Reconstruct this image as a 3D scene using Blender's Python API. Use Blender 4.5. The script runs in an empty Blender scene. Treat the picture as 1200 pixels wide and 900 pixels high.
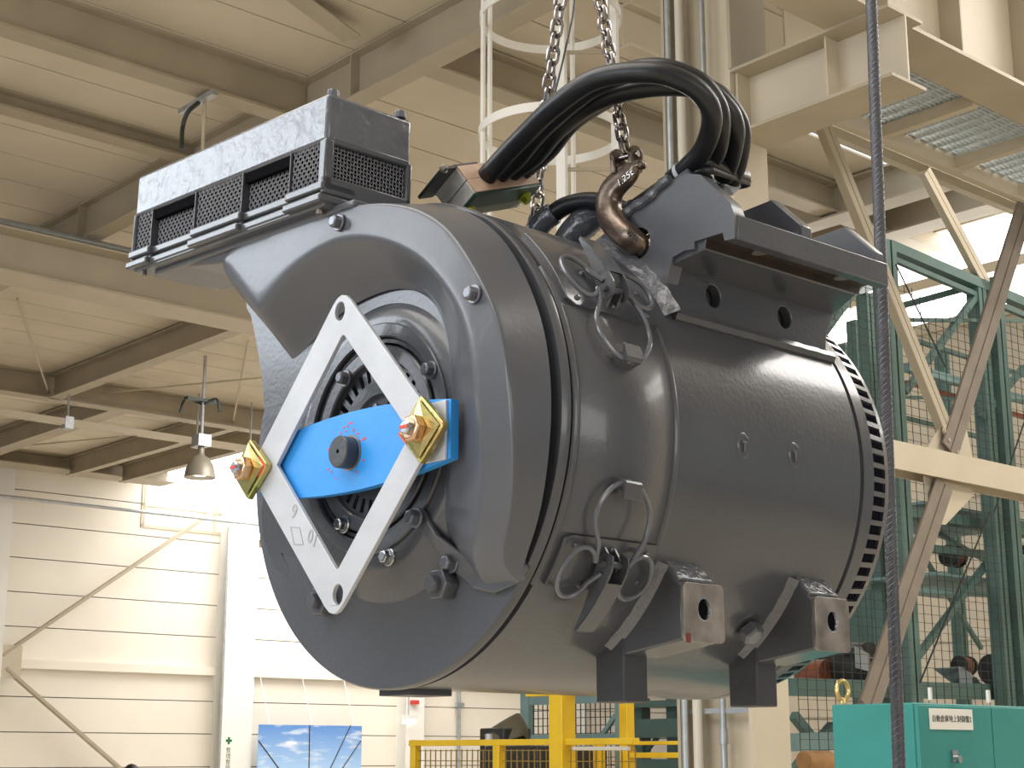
import bpy, bmesh, math, random
from mathutils import Vector, Matrix, geometry
random.seed(7)
PI = math.pi
C = bpy.context.scene.collection
scene = bpy.context.scene

# ------------------------------------------------------------------ camera
FOCAL_PX, PITCH, EYE = 1832.0, math.radians(13.36), 1.6
cam_data = bpy.data.cameras.new('camera')
cam_data.sensor_width = 36.0
cam_data.lens = FOCAL_PX / 1200.0 * 36.0
cam_data.clip_start, cam_data.clip_end = 0.05, 200
cam = bpy.data.objects.new('camera', cam_data)
cam.location = (0, 0, EYE)
cam.rotation_euler = (PI / 2 + PITCH, 0, 0)
C.objects.link(cam)
scene.camera = cam

# ------------------------------------------------------------------ world, lights, exposure
world = bpy.data.worlds.new('daylight')
scene.world = world
world.use_nodes = True
bg = world.node_tree.nodes['Background']
bg.inputs[0].default_value = (0.90, 0.95, 1.0, 1)
bg.inputs[1].default_value = 0.36

YAW_HALL = math.radians(48.5)      # direction of the long hall axis, from straight ahead
YAW_MOTOR = math.radians(47.5)
def frame(loc, rot): return Matrix.Translation(loc) @ Matrix.Rotation(rot, 4, 'Z')
HALL = frame((0, 0, EYE), PI / 2 - YAW_HALL)       # local x along the hall, y to the left wall, z from eye height
MOTOR = frame((-.1522, 1.9504, .3883 + EYE), -YAW_MOTOR)   # local x across the face, y along the shaft, z up
PLAIN = Matrix.Translation((0, 0, EYE))

def area_light(name, pos, target, size, size_y, power, color):
    l = bpy.data.lights.new(name, 'AREA')
    l.shape = 'RECTANGLE'; l.size = size; l.size_y = size_y
    l.energy = power; l.color = color
    o = bpy.data.objects.new(name, l)
    p = HALL @ Vector(pos); t = HALL @ Vector(target)
    o.location = p
    down = abs(pos[0] - target[0]) + abs(pos[1] - target[1]) < 1e-6
    o.rotation_euler = (0, 0, PI / 2 - YAW_HALL) if down else (t - p).to_track_quat('-Z', 'Y').to_euler()
    C.objects.link(o)
area_light('assumed_box_light', (-3.6, 8.8, 3.75), (1.0, 1.8, .8), 4.6, 2.2, 230, (.84, .92, 1))  # assumed source floating in the hall, no window there, placed for the filter box highlight
area_light('assumed_barrel_light', (7.0, -.4, 4.93), (7.0, -.4, 0), 4.0, 1.6, 260, (1, .97, .92))  # assumed source out of view, placed to put the long highlight on the barrel
area_light('rack_fill_light', (9.2, 3.0, 4.9), (9.2, 3.0, 0), 2.4, 2.4, 200, (1, .96, .88))  # added lamp, brightens the rack and the gable wall
area_light('motor_fill_light', (-9, 2.0, .6), (1.0, 1.8, .6), 5, 3.2, 300, (.88, .94, 1))  # added fill, bluish light for the motor's front faces
area_light('hall_fill_light', (18, 17.5, 4.93), (18, 17.5, 0), 7, 7, 520, (1, .97, .93))  # added lamp, unseen behind the motor, brightens the far floor
area_light('mid_fill_light', (11.5, 13.8, 4.93), (11.5, 13.8, 0), 3.4, 3.4, 480, (1, .97, .93))  # unseen helper behind the casing, floor bounce lifts the beam undersides
area_light('near_fill_light', (-2.0, 3.0, 4.93), (-2.0, 3.0, 0), 6, 6, 500, (1, .97, .93))  # added overhead fill out of view, for warm bounce off the floor
area_light('side_fill_light', (2, -9.5, 1.6), (6, 8, .5), 9, 2.4, 260, (1, .95, .88))  # added fill out of view beyond the open side, no window built there
area_light('roof_light_wall', (16.5, 23.5, 4.9), (15.0, 26, 1.0), 4, 3, 110, (1, .98, .95))
scene.view_settings.view_transform = 'Standard'
scene.view_settings.look = 'None'
scene.view_settings.gamma = 1
scene.view_settings.use_curve_mapping = False
scene.view_settings.exposure = 0.0

# ------------------------------------------------------------------ measuring: a sight line of the photograph met with a plane of the hall
def ray(x, y):
    cx, cu = (x - 600) / FOCAL_PX, (450 - y) / FOCAL_PX
    return Vector((cx, math.cos(PITCH) - cu * math.sin(PITCH), math.sin(PITCH) + cu * math.cos(PITCH)))
HI = (PLAIN.inverted() @ HALL).inverted()
def hray(x, y): return HI.to_3x3() @ ray(x, y)
def at_z(x, y, z): d = hray(x, y); return d * (z / d.z)
def at_b(x, y, b): d = hray(x, y); return d * (b / d.y)
def at_a(x, y, a): d = hray(x, y); return d * (a / d.x)
def at_d(x, y, d): r = ray(x, y); return HI.to_3x3() @ (r * (d / r.y))
MI = MOTOR.inverted() @ PLAIN
def m_d(x, y, d): r = ray(x, y); return MI @ (r * (d / r.y))

# ------------------------------------------------------------------ materials
def mat(name, col, rough=.5, metal=0.0, var=0.0, var_scale=4.0, bump=0.0, bump_scale=40.0, coat=0.0, emit=None, strength=0, col2=None, detail=4.0, bump2=0.0, bump2_scale=8.0, rough_var=0.0):
    m = bpy.data.materials.new(name); m.use_nodes = True
    nt = m.node_tree; b = nt.nodes['Principled BSDF']
    b.inputs['Base Color'].default_value = (*col, 1)
    b.inputs['Roughness'].default_value = rough
    b.inputs['Metallic'].default_value = metal
    if coat:
        b.inputs['Coat Weight'].default_value = coat
        b.inputs['Coat Roughness'].default_value = .12
    tc = nt.nodes.new('ShaderNodeTexCoord')
    if var or col2:
        n = nt.nodes.new('ShaderNodeTexNoise'); n.inputs['Scale'].default_value = var_scale; n.inputs['Detail'].default_value = detail
        nt.links.new(tc.outputs['Object'], n.inputs['Vector'])
        r = nt.nodes.new('ShaderNodeValToRGB')
        lo = tuple(max(0, c * (1 - var)) for c in col); hi = col2 or tuple(min(1, c * (1 + var)) for c in col)
        r.color_ramp.elements[0].position = .32; r.color_ramp.elements[0].color = (*lo, 1)
        r.color_ramp.elements[1].position = .68; r.color_ramp.elements[1].color = (*hi, 1)
        nt.links.new(n.outputs['Fac'], r.inputs['Fac']); nt.links.new(r.outputs['Color'], b.inputs['Base Color'])
        if rough_var:
            mr = nt.nodes.new('ShaderNodeMapRange')
            mr.inputs['To Min'].default_value = rough - rough_var; mr.inputs['To Max'].default_value = rough + rough_var
            nt.links.new(n.outputs['Fac'], mr.inputs['Value']); nt.links.new(mr.outputs['Result'], b.inputs['Roughness'])
    last = None
    for amount, sc in ((bump, bump_scale), (bump2, bump2_scale)):
        if amount:
            n = nt.nodes.new('ShaderNodeTexNoise'); n.inputs['Scale'].default_value = sc; n.inputs['Detail'].default_value = 3
            nt.links.new(tc.outputs['Object'], n.inputs['Vector'])
            bp = nt.nodes.new('ShaderNodeBump'); bp.inputs['Strength'].default_value = amount; bp.inputs['Distance'].default_value = .01
            nt.links.new(n.outputs['Fac'], bp.inputs['Height'])
            if last: nt.links.new(last.outputs['Normal'], bp.inputs['Normal'])
            last = bp
    if last: nt.links.new(last.outputs['Normal'], b.inputs['Normal'])
    if emit:
        b.inputs['Emission Color'].default_value = (*emit, 1); b.inputs['Emission Strength'].default_value = strength
    return m
GREY = (.066, .071, .083)
M = {
 'paint': mat('grey_gloss_paint', GREY, .33, var=.06, var_scale=6, bump=.06, bump_scale=150, bump2=.05, bump2_scale=16, coat=.4, rough_var=.05),
 'paint_satin': mat('grey_satin_paint', (.084, .090, .107), .36, var=.06, var_scale=7, bump=.03, bump_scale=120, bump2=.12, bump2_scale=13, coat=.3),
 'paint_lumpy': mat('grey_thick_brushed_paint', (.105, .112, .132), .30, var=.08, var_scale=9, bump=.22, bump_scale=48, bump2=.5, bump2_scale=20, coat=.45),
 'paint_dark': mat('dark_grey_paint', (.045, .048, .056), .4, bump=.1, bump_scale=60),
 'weld': mat('painted_weld_bead', (.115, .122, .14), .2, bump=.6, bump_scale=60, coat=.6),
 'steel': mat('bright_bolt_steel', (.50, .52, .55), .25, 1.0, bump=.05),
 'bolt': mat('painted_bolt', (.13, .14, .165), .28, .3, coat=.4),
 'plate': mat('brushed_bare_steel', (.50, .52, .56), .5, .2, var=.06, var_scale=20, bump=.05, bump_scale=60),
 'blue': mat('light_blue_enamel', (.03, .30, .80), .42, var=.06, var_scale=12, bump=.05),
 'red': mat('red_marker_paint', (.75, .05, .02), .4),
 'gold': mat('yellow_passivated_zinc', (.70, .50, .20), .26, .9, col2=(.42, .45, .16), var=.1, var_scale=28, bump=.06),
 'copper': mat('coppery_passivated_nut', (.70, .46, .30), .25, .95, var=.1, var_scale=30),
 'black': mat('black_rubber', (.008, .009, .012), .40, bump=.05, bump_scale=80, var=.2, var_scale=30),
 'tape': mat('black_shiny_tape', (.01, .01, .011), .32, bump=.2, bump_scale=60),
 'white_tape': mat('white_tape', (.72, .76, .8), .5),
 'void': mat('painted_inner_shade', (.008, .008, .010), .6),  # near-black colour stands in for the shade inside holes and boxes
 'slot': mat('painted_slot_shade', (.012, .013, .02), .5),  # shade inside the vent slots, put in as colour
 'wiremesh': mat('painted_wire_mesh', (.24, .25, .28), .32, .2, coat=.3),
 'raw': mat('worn_bare_steel', (.30, .265, .235), .42, .75, col2=(.44, .40, .36), var=.35, var_scale=22, bump=.15, bump_scale=50),
 'rustmark': mat('red_brown_primer', (.16, .03, .018), .5),
 'shelf_brown': mat('dark_brown_steel', (.035, .026, .02), .45, var=.3, var_scale=12, bump=.2),  # dark brown for the shelf underside
 'hook': mat('forged_brown_steel', (.20, .155, .125), .30, .85, var=.25, var_scale=30, bump=.12, bump_scale=50),
 'chain': mat('shiny_chain_steel', (.36, .33, .32), .22, .95, var=.2, var_scale=60),
 'block_wood': mat('orange_brown_insulating_board', (.80, .60, .47), .4, col2=(.42, .26, .18), var=.25, var_scale=26, bump=.1),
 'block_grey': mat('dull_grey_casting', (.58, .58, .55), .5, .1, var=.3, var_scale=30, bump=.2),
 'block_green': mat('dark_green_painted_steel', (.035, .065, .055), .3, .4, var=.2, var_scale=14),
 'yellowgreen': mat('yellow_green_plated_bolt', (.45, .50, .06), .3, .6),
 # hall
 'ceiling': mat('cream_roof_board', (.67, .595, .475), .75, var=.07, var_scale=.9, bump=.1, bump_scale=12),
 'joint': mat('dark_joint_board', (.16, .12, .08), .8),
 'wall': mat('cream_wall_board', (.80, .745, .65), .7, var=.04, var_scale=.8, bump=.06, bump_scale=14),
 'beige': mat('beige_steel_paint', (.42, .36, .265), .5, var=.08, var_scale=2.5, bump=.05, bump_scale=30),
 'cream': mat('cream_steel_paint', (.56, .49, .375), .5, var=.05, var_scale=2.5, bump=.04, bump_scale=30),
 'white_steel': mat('pale_column_paint', (.82, .80, .75), .5, var=.03, var_scale=2),
 'brownsteel': mat('brown_grey_angle_steel', (.22, .185, .15), .55, .1, var=.12, var_scale=6, bump=.1),
 'floor': mat('pale_concrete_floor', (.56, .50, .41), .5, var=.08, var_scale=1.2),
 'rack': mat('green_rack_paint', (.095, .17, .153), .45, var=.1, var_scale=5),
 'rackgrey': mat('blue_green_frame_paint', (.19, .30, .30), .5, var=.1, var_scale=5),
 'teal': mat('teal_cabinet_enamel', (.028, .235, .215), .45, var=.05, var_scale=6, bump=.05, bump_scale=120),
 'yellow': mat('yellow_enamel', (.80, .52, .02), .4, var=.06, var_scale=8),
 'wire': mat('thin_dark_wire', (.05, .06, .055), .5, .4),
 'wire_yellow': mat('yellow_brown_wire', (.30, .20, .04), .5),
 'galv': mat('galvanised_steel', (.42, .45, .47), .4, .6, var=.12, var_scale=14),
 'grate': mat('pale_galvanised_grating', (.62, .68, .72), .45, .2),
 'pipe': mat('pale_plastic_pipe', (.62, .58, .50), .4),
 'rope': mat('dark_steel_rope', (.075, .078, .09), .42, .3, var=.12, var_scale=30),
 'wood': mat('light_timber', (.36, .19, .07), .6, var=.2, var_scale=12),
 'orange': mat('copper_red_varnish', (.25, .075, .04), .35, var=.2, var_scale=20),
 'sheet': mat('silver_sheet', (.55, .57, .60), .35, .5, var=.1),
 'dark': mat('dark_machinery', (.03, .028, .025), .5, var=.3, var_scale=12),
 'tarp': mat('olive_tarpaulin', (.10, .085, .05), .6, var=.2, var_scale=9, bump=.4, bump_scale=8),
 'lampshade': mat('grey_enamel_shade', (.30, .27, .22), .4, .2),
 'assumed_skylight': mat('assumed_translucent_roof', (.8, .85, .9), .4, emit=(.86, .94, 1), strength=1.1),
 'glow': mat('daylight_behind_glass', (.9, .9, .9), .3, emit=(1, .985, .96), strength=5.0),
 'lampglow': mat('lamp_glow', (.9, .9, .85), .4, emit=(1, .97, .85), strength=3.0),
 'label_white': mat('white_label_plate', (.75, .74, .68), .4),
 'ink': mat('black_ink', (.015, .015, .018), .5),
 'green_ink': mat('green_ink', (.01, .14, .06), .5),
 'grey_ink': mat('pale_grey_engraving', (.40, .42, .45), .5, .3),
 'brass': mat('brass', (.6, .45, .18), .3, .9),
 'white_cap': mat('white_plastic', (.75, .75, .72), .4),
 'skin': mat('skin', (.55, .35, .26), .5), 'hair': mat('black_hair', (.012, .01, .009), .5, bump=.3, bump_scale=80),
 'cloth': mat('grey_work_jacket', (.16, .19, .22), .8, var=.1),
 'safety': mat('safety_red', (.6, .05, .04), .5),
}
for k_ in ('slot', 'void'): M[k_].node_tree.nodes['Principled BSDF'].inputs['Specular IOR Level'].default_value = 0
def banner_material():
    m = bpy.data.materials.new('printed_sky_banner'); m.use_nodes = True; nt = m.node_tree; b = nt.nodes['Principled BSDF']
    b.inputs['Roughness'].default_value = .5
    tc = nt.nodes.new('ShaderNodeTexCoord'); sp = nt.nodes.new('ShaderNodeSeparateXYZ'); nt.links.new(tc.outputs['Generated'], sp.inputs[0])
    r = nt.nodes.new('ShaderNodeValToRGB'); r.color_ramp.elements[0].position = .55; r.color_ramp.elements[0].color = (.38, .58, .85, 1)
    r.color_ramp.elements[1].position = 1; r.color_ramp.elements[1].color = (.10, .25, .60, 1)
    nt.links.new(sp.outputs['Z'], r.inputs['Fac'])
    mp = nt.nodes.new('ShaderNodeMapping'); mp.inputs['Scale'].default_value = (2.2, 1, 7); nt.links.new(tc.outputs['Generated'], mp.inputs['Vector'])
    n = nt.nodes.new('ShaderNodeTexNoise'); n.inputs['Scale'].default_value = 2.2; n.inputs['Detail'].default_value = 6; nt.links.new(mp.outputs['Vector'], n.inputs['Vector'])
    c = nt.nodes.new('ShaderNodeValToRGB'); c.color_ramp.elements[0].position = .52; c.color_ramp.elements[1].position = .72
    nt.links.new(n.outputs['Fac'], c.inputs['Fac'])
    mx = nt.nodes.new('ShaderNodeMix'); mx.data_type = 'RGBA'; nt.links.new(c.outputs['Color'], mx.inputs['Factor'])
    nt.links.new(r.outputs['Color'], mx.inputs['A']); mx.inputs['B'].default_value = (.72, .78, .86, 1)
    nt.links.new(mx.outputs['Result'], b.inputs['Base Color'])
    return m
M['banner'] = banner_material()

# ------------------------------------------------------------------ mesh helpers
ORG = {}
class MB:
    def __init__(s): s.v = []; s.f = []
    def add(s, vs, fs):
        k = len(s.v); s.v += [tuple(p) for p in vs]; s.f += [tuple(i + k for i in f) for f in fs]; return s
    def hexa(s, p):   # 8 corners: bottom ring then top ring
        return s.add(p, [(3, 2, 1, 0), (4, 5, 6, 7), (0, 1, 5, 4), (1, 2, 6, 5), (2, 3, 7, 6), (3, 0, 4, 7)])
    def box(s, lo, hi):
        (a, b, c), (d, e, f) = lo, hi
        return s.hexa([(a, b, c), (d, b, c), (d, e, c), (a, e, c), (a, b, f), (d, b, f), (d, e, f), (a, e, f)])
    def obox(s, c, x, y, z):
        c, x, y, z = map(Vector, (c, x, y, z))
        return s.hexa([c - x - y - z, c + x - y - z, c + x + y - z, c - x + y - z, c - x - y + z, c + x - y + z, c + x + y + z, c - x + y + z])
    def bar(s, p, q, w, h, up=(0, 0, 1)):   # straight bar of section w x h
        p, q = Vector(p), Vector(q); d = (q - p); x = d.cross(Vector(up))
        if x.length < 1e-6: x = d.cross(Vector((1, 0, 0)))
        x.normalize(); y = x.cross(d).normalized()
        return s.obox((p + q) / 2, x * w / 2, d / 2, y * h / 2)
    def tube(s, pts, r, n=10, closed=False, caps=True):
        pts = [Vector(p) for p in pts]; m = len(pts); rs = r if isinstance(r, (list, tuple)) else [r] * m
        k = len(s.v); nrm = None
        for i, p in enumerate(pts):
            t = (pts[(i + 1) % m] - pts[i - 1]) if closed else (pts[min(i + 1, m - 1)] - pts[max(i - 1, 0)])
            t.normalize()
            if nrm is None:
                nrm = t.cross(Vector((0, 0, 1)))
                if nrm.length < .1: nrm = t.cross(Vector((1, 0, 0)))
            nrm = (nrm - t * nrm.dot(t)).normalized(); bn = t.cross(nrm)
            for j in range(n):
                a = 2 * PI * j / n
                s.v.append(tuple(p + (nrm * math.cos(a) + bn * math.sin(a)) * rs[i]))
        for i in range(m if closed else m - 1):
            for j in range(n):
                a, b = k + i * n, k + ((i + 1) % m) * n
                s.f.append((a + j, a + (j + 1) % n, b + (j + 1) % n, b + j))
        if caps and not closed:
            s.f.append(tuple(k + j for j in reversed(range(n)))); s.f.append(tuple(k + (m - 1) * n + j for j in range(n)))
        return s
    def cyl(s, p, q, r, r2=None, n=20): return s.tube([p, q], [r, r if r2 is None else r2], n)
    def grid(s, rows, close_u=False):
        k = len(s.v); n = len(rows[0])
        for r in rows: s.v += [tuple(p) for p in r]
        for i in range(len(rows) - (0 if close_u else 1)):
            i2 = (i + 1) % len(rows)
            for j in range(n - 1): s.f.append((k + i * n + j, k + i * n + j + 1, k + i2 * n + j + 1, k + i2 * n + j))
        return s
    def lathe(s, prof, c=(0, 0), n=96, a0=0, a1=360):   # profile of (radius, y) about the y axis
        full = abs(a1 - a0) >= 359.9; rows = []
        for i in range(n if full else n + 1):
            a = math.radians(a0 + (a1 - a0) * i / n)
            rows.append([(c[0] + r * math.cos(a), y, c[1] + r * math.sin(a)) for r, y in prof])
        return s.grid(rows, full)
    def plate(s, outer, holes, f0, f1):   # flat outline with holes given thickness; f maps (u, v) to 3D
        loops = [list(outer)] + [list(h) for h in holes]; flat = [p for l in loops for p in l]
        tris = geometry.tessellate_polygon([[Vector((p[0], p[1], 0)) for p in l] for l in loops])
        n = len(flat); k = len(s.v)
        s.v += [tuple(f0(*p)) for p in flat] + [tuple(f1(*p)) for p in flat]
        for t in tris:
            s.f.append(tuple(k + i for i in t)); s.f.append(tuple(k + n + i for i in reversed(t)))
        o = 0
        for l in loops:
            m = len(l)
            for i in range(m): s.f.append((k + o + i, k + o + (i + 1) % m, k + n + o + (i + 1) % m, k + n + o + i))
            o += m
        return s
    def mesh(s, name, off=(0, 0, 0), smooth=True, angle=35):
        me = bpy.data.meshes.new(name); o = Vector(off)
        me.from_pydata([tuple(Vector(p) - o) for p in s.v], [], s.f)
        bm = bmesh.new(); bm.from_mesh(me); bmesh.ops.recalc_face_normals(bm, faces=bm.faces); bm.to_mesh(me); bm.free()
        if smooth:
            me.polygons.foreach_set('use_smooth', [True] * len(me.polygons)); me.set_sharp_from_angle(angle=math.radians(angle))
        return me
    def build(s, name, m, parent=None, F=HALL, bevel=0, seg=2, smooth=True, angle=35, subsurf=0):
        if parent is not None: off = ORG[parent]
        else:
            lo = [min(p[i] for p in s.v) for i in range(3)]; hi = [max(p[i] for p in s.v) for i in range(3)]
            off = Vector(((lo[0] + hi[0]) / 2, (lo[1] + hi[1]) / 2, lo[2]))
        me = s.mesh(name, off, smooth, angle)
        me.materials.append(M[m])
        o = bpy.data.objects.new(name, me); C.objects.link(o); ORG[o] = Vector(off)
        if parent is not None: o.parent = parent
        else: o.matrix_world = F @ Matrix.Translation(off)
        if subsurf:
            d = o.modifiers.new('smooth', 'SUBSURF'); d.levels = d.render_levels = subsurf
        if bevel:
            d = o.modifiers.new('bevel', 'BEVEL'); d.width = bevel; d.segments = seg; d.limit_method = 'ANGLE'; d.angle_limit = math.radians(40)
        return o
def tag(o, label, cat, group=None, kind=None):
    o['label'] = label; o['category'] = cat
    if group: o['group'] = group
    if kind: o['kind'] = kind
    return o
def thing(name, label, cat, org, F=HALL, group=None, kind=None):
    o = bpy.data.objects.new(name, None); C.objects.link(o); o.empty_display_size = .05
    o.matrix_world = F @ Matrix.Translation(org); ORG[o] = Vector(org)
    if kind == 'structure': o['kind'] = kind
    else: tag(o, label, cat, group, kind)
    return o
def circle(cx, cy, r, n=24, ry=None): return [(cx + r * math.cos(2 * PI * i / n), cy + (ry or r) * math.sin(2 * PI * i / n)) for i in range(n)]
def rounded(x0, y0, x1, y1, r, n=4):
    p = []
    for cx, cy, a in ((x1 - r, y0 + r, -90), (x1 - r, y1 - r, 0), (x0 + r, y1 - r, 90), (x0 + r, y0 + r, 180)):
        p += [(cx + r * math.cos(math.radians(a + 90 * i / n)), cy + r * math.sin(math.radians(a + 90 * i / n))) for i in range(n + 1)]
    return p
def catmull(pts, n=8):
    pts = [Vector(p) for p in pts]; out = []
    P = [pts[0] * 2 - pts[1]] + pts + [pts[-1] * 2 - pts[-2]]
    for i in range(1, len(P) - 2):
        for k in range(n):
            t = k / n; a, b, c, d = P[i - 1:i + 3]
            out.append(.5 * ((2 * b) + (c - a) * t + (2 * a - 5 * b + 4 * c - d) * t * t + (3 * b - a - 3 * c + d) * t ** 3))
    return out + [pts[-1]]
def text(name, body, size, origin, xdir, ydir, m, parent, extrude=.0004, spacing=1.0):
    cu = bpy.data.curves.new(name, 'FONT'); cu.body = body; cu.size = size; cu.extrude = extrude; cu.align_x = 'CENTER'; cu.align_y = 'CENTER'; cu.space_line = spacing; cu.resolution_u = 3
    tmp = bpy.data.objects.new('tmp', cu); C.objects.link(tmp)
    me = bpy.data.meshes.new_from_object(tmp.evaluated_get(bpy.context.evaluated_depsgraph_get()))
    bpy.data.objects.remove(tmp)
    x = Vector(xdir).normalized(); y = Vector(ydir).normalized(); z = x.cross(y)
    R = Matrix((x, y, z)).transposed().to_4x4()
    me.transform(Matrix.Translation(Vector(origin) - ORG[parent]) @ R)
    me.materials.clear(); me.materials.append(M[m]); me.name = name
    o = bpy.data.objects.new(name, me); C.objects.link(o); o.parent = parent; ORG[o] = ORG[parent]
    return o
def hexhead(mb, p, axis, r, h, wash=True):   # bolt head standing on p along axis
    p, d = Vector(p), Vector(axis).normalized()
    if wash: mb.cyl(p, p + d * h * .22, r * 1.35, n=16)
    mb.tube([p + d * h * .2, p + d * h * .86, p + d * h], [r, r, r * .82], 6)
    return mb
def copy_tree(o, parent=None):
    c = o.copy(); C.objects.link(c); ORG[c] = ORG[o]
    if parent: c.parent = parent
    for ch in list(o.children): copy_tree(ch, c)
    return c
def ibeam(mb, p, q, h, w, tf=.02, tw=.014, side=None):   # I section; p, q run along the bottom flange underside centre
    p, q = Vector(p), Vector(q); d = (q - p).normalized(); s = Vector((0, 0, 1)).cross(d).normalized(); z = Vector((0, 0, 1)); L = (q - p) / 2; c = (p + q) / 2
    mb.obox(c + z * tf / 2, L, s * w / 2, z * tf / 2)
    mb.obox(c + z * (h - tf / 2), L, s * w / 2, z * tf / 2)
    mb.obox(c + z * h / 2, L, s * tw / 2, z * (h / 2 - tf))
    return mb
# ================================================================== THE HALL
FLOOR, ROOF, LEFT = -EYE, 5.0, 26.0
floor = MB().box((-14, -14, FLOOR - .2), (34, 27, FLOOR)).build('floor', 'floor'); floor['kind'] = 'structure'

# roof: boards 0.6 m wide running along the hall, open joints between
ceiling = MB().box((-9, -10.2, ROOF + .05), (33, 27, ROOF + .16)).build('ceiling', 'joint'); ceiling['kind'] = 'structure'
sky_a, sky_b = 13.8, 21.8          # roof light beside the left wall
SKY0, SKY1 = 5.7, 7.3              # assumed translucent boards over the walkway, glowing so the grating looks lit from above
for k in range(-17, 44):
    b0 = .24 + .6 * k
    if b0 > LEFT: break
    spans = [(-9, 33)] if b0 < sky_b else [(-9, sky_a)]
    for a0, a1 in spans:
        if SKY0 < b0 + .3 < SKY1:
            MB().box((8.6, b0 + .02, ROOF), (12.5, b0 + .58, ROOF + .05)).build('roof_light_pane', 'assumed_skylight', ceiling, smooth=False)
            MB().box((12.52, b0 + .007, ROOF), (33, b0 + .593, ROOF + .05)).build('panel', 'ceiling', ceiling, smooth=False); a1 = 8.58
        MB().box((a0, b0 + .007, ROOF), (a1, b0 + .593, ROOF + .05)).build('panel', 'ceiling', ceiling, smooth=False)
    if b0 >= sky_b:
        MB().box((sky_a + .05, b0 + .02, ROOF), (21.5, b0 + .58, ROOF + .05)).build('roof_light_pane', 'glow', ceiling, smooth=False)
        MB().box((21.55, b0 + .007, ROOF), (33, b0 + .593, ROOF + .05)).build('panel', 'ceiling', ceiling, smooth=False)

# left wall: 0.6 m boards between columns
wall_left = MB().box((4, LEFT + .06, FLOOR), (33, LEFT + .2, ROOF + .05)).build('wall_left', 'joint'); wall_left['kind'] = 'structure'
zs = [.385 + .5925 * k for k in range(-4, 8)]
bays = [(4, 6.6), (6.6, 11.0), (11.0, 15.85), (15.85, 20.1), (20.1, 24.6), (24.6, 29.1), (29.1, 33)]
win = (13.85, 19.8)                 # window band under the eaves
for z0 in zs:
    z1 = min(z0 + .5925, ROOF)
    for a0, a1 in bays:
        if z0 < FLOOR - .6: continue
        if z0 > 3.8 and a1 > win[0] and a0 < win[1] and a0 > 11: 
            if a0 < win[0]: MB().box((a0, LEFT, z0 + .008), (win[0], LEFT + .06, z1 - .008)).build('panel', 'wall', wall_left, smooth=False)
            continue
        MB().box((a0, LEFT, max(z0, FLOOR) + .008), (a1, LEFT + .06, z1 - .008)).build('panel', 'wall', wall_left, smooth=False)
w = MB()
for z in (4.12, 4.52, ROOF - .04): w.box((win[0], LEFT - .02, z - .03), (win[1], LEFT + .06, z + .03))
w.box((win[0], LEFT - .02, 4.1), (win[0] + .06, LEFT + .06, ROOF))
window_1 = w.build('window_1', 'cream'); window_1['kind'] = 'structure'
for i in range(4):
    a0 = win[0] + .06 + i * 1.5
    for z0, z1 in ((4.15, 4.49), (4.55, 4.93)):
        MB().box((a0 + .02, LEFT + .02, z0), (a0 + 1.48, LEFT + .04, z1)).build('pane', 'glow', window_1, smooth=False)
        MB().box((a0 - .02, LEFT - .02, z0), (a0 + .02, LEFT + .06, z1)).build('mullion', 'cream', window_1, smooth=False)

# gable wall at the far right with a ribbon window
GA, GB0, GB1 = 12.6, -3.0, 10.4
gz0, gz1 = 3.98, 4.95
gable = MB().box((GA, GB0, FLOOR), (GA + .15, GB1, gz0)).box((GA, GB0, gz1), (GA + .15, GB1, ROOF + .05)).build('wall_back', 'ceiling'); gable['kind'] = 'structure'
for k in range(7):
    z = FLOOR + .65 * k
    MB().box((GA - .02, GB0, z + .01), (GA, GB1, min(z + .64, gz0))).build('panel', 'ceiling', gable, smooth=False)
w = MB()
for z in (gz0, 4.42, gz1): w.box((GA - .06, GB0, z - .05), (GA + .1, GB1, z + .05))
window_2 = w.build('window_2', 'cream'); window_2['kind'] = 'structure'
for i in range(7):
    b0 = GB0 + i * 1.95
    for z0, z1 in ((gz0 + .05, 4.38), (4.46, gz1 - .04)):
        MB().box((GA + .03, b0 + .02, z0), (GA + .05, b0 + 1.93, z1)).build('pane', 'glow', window_2, smooth=False)
        MB().box((GA - .03, b0 - .02, z0), (GA + .08, b0 + .02, z1)).build('mullion', 'cream', window_2, smooth=False)

# ---- roof steel
def roof_beam_along(px1, px2, zb, h, a0, a1, label, m='beige', x=None):
    b1, b2 = at_z(*px1, zb).y, at_z(*px2, zb).y
    mb = ibeam(MB(), (a0, (b1 + b2) / 2, zb), (a1, (b1 + b2) / 2, zb), h, max(.05, abs(b2 - b1)))
    return tag(mb.build('roof_beam', m, smooth=False), label, 'beam', 'steel beams under the roof')
def roof_beam_across(px1, px2, zb, h, b0, b1, label, m='beige'):
    a1, a2 = at_z(*px1, zb).x, at_z(*px2, zb).x
    mb = ibeam(MB(), ((a1 + a2) / 2, b0, zb), ((a1 + a2) / 2, b1, zb), h, max(.05, abs(a2 - a1)))
    return tag(mb.build('roof_beam', m, smooth=False), label, 'beam', 'steel beams under the roof')
G1Z = 4.64
g1a = (at_z(410, 115, G1Z).x + at_z(435, 120, G1Z).x) / 2
main_girder = thing('main_girder', 'beige roof girder running above the grey filter box', 'girder', (g1a, 12, G1Z))
wg = abs(at_z(410, 115, G1Z).x - at_z(437, 120, G1Z).x)
mb = MB(); mb.box((g1a - wg / 2, -6, G1Z), (g1a + wg / 2, 26, G1Z + .014)); mb.build('bottom_flange', 'beige', main_girder, smooth=False)
mb = MB(); mb.box((g1a - wg / 2, -6, 4.98), (g1a + wg / 2, 26, 4.995)); mb.build('top_flange', 'beige', main_girder, smooth=False)
mb = MB(); mb.box((g1a - .006, -6, G1Z + .014), (g1a + .006, 26, 4.98)); mb.build('web', 'beige', main_girder, smooth=False)
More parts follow.
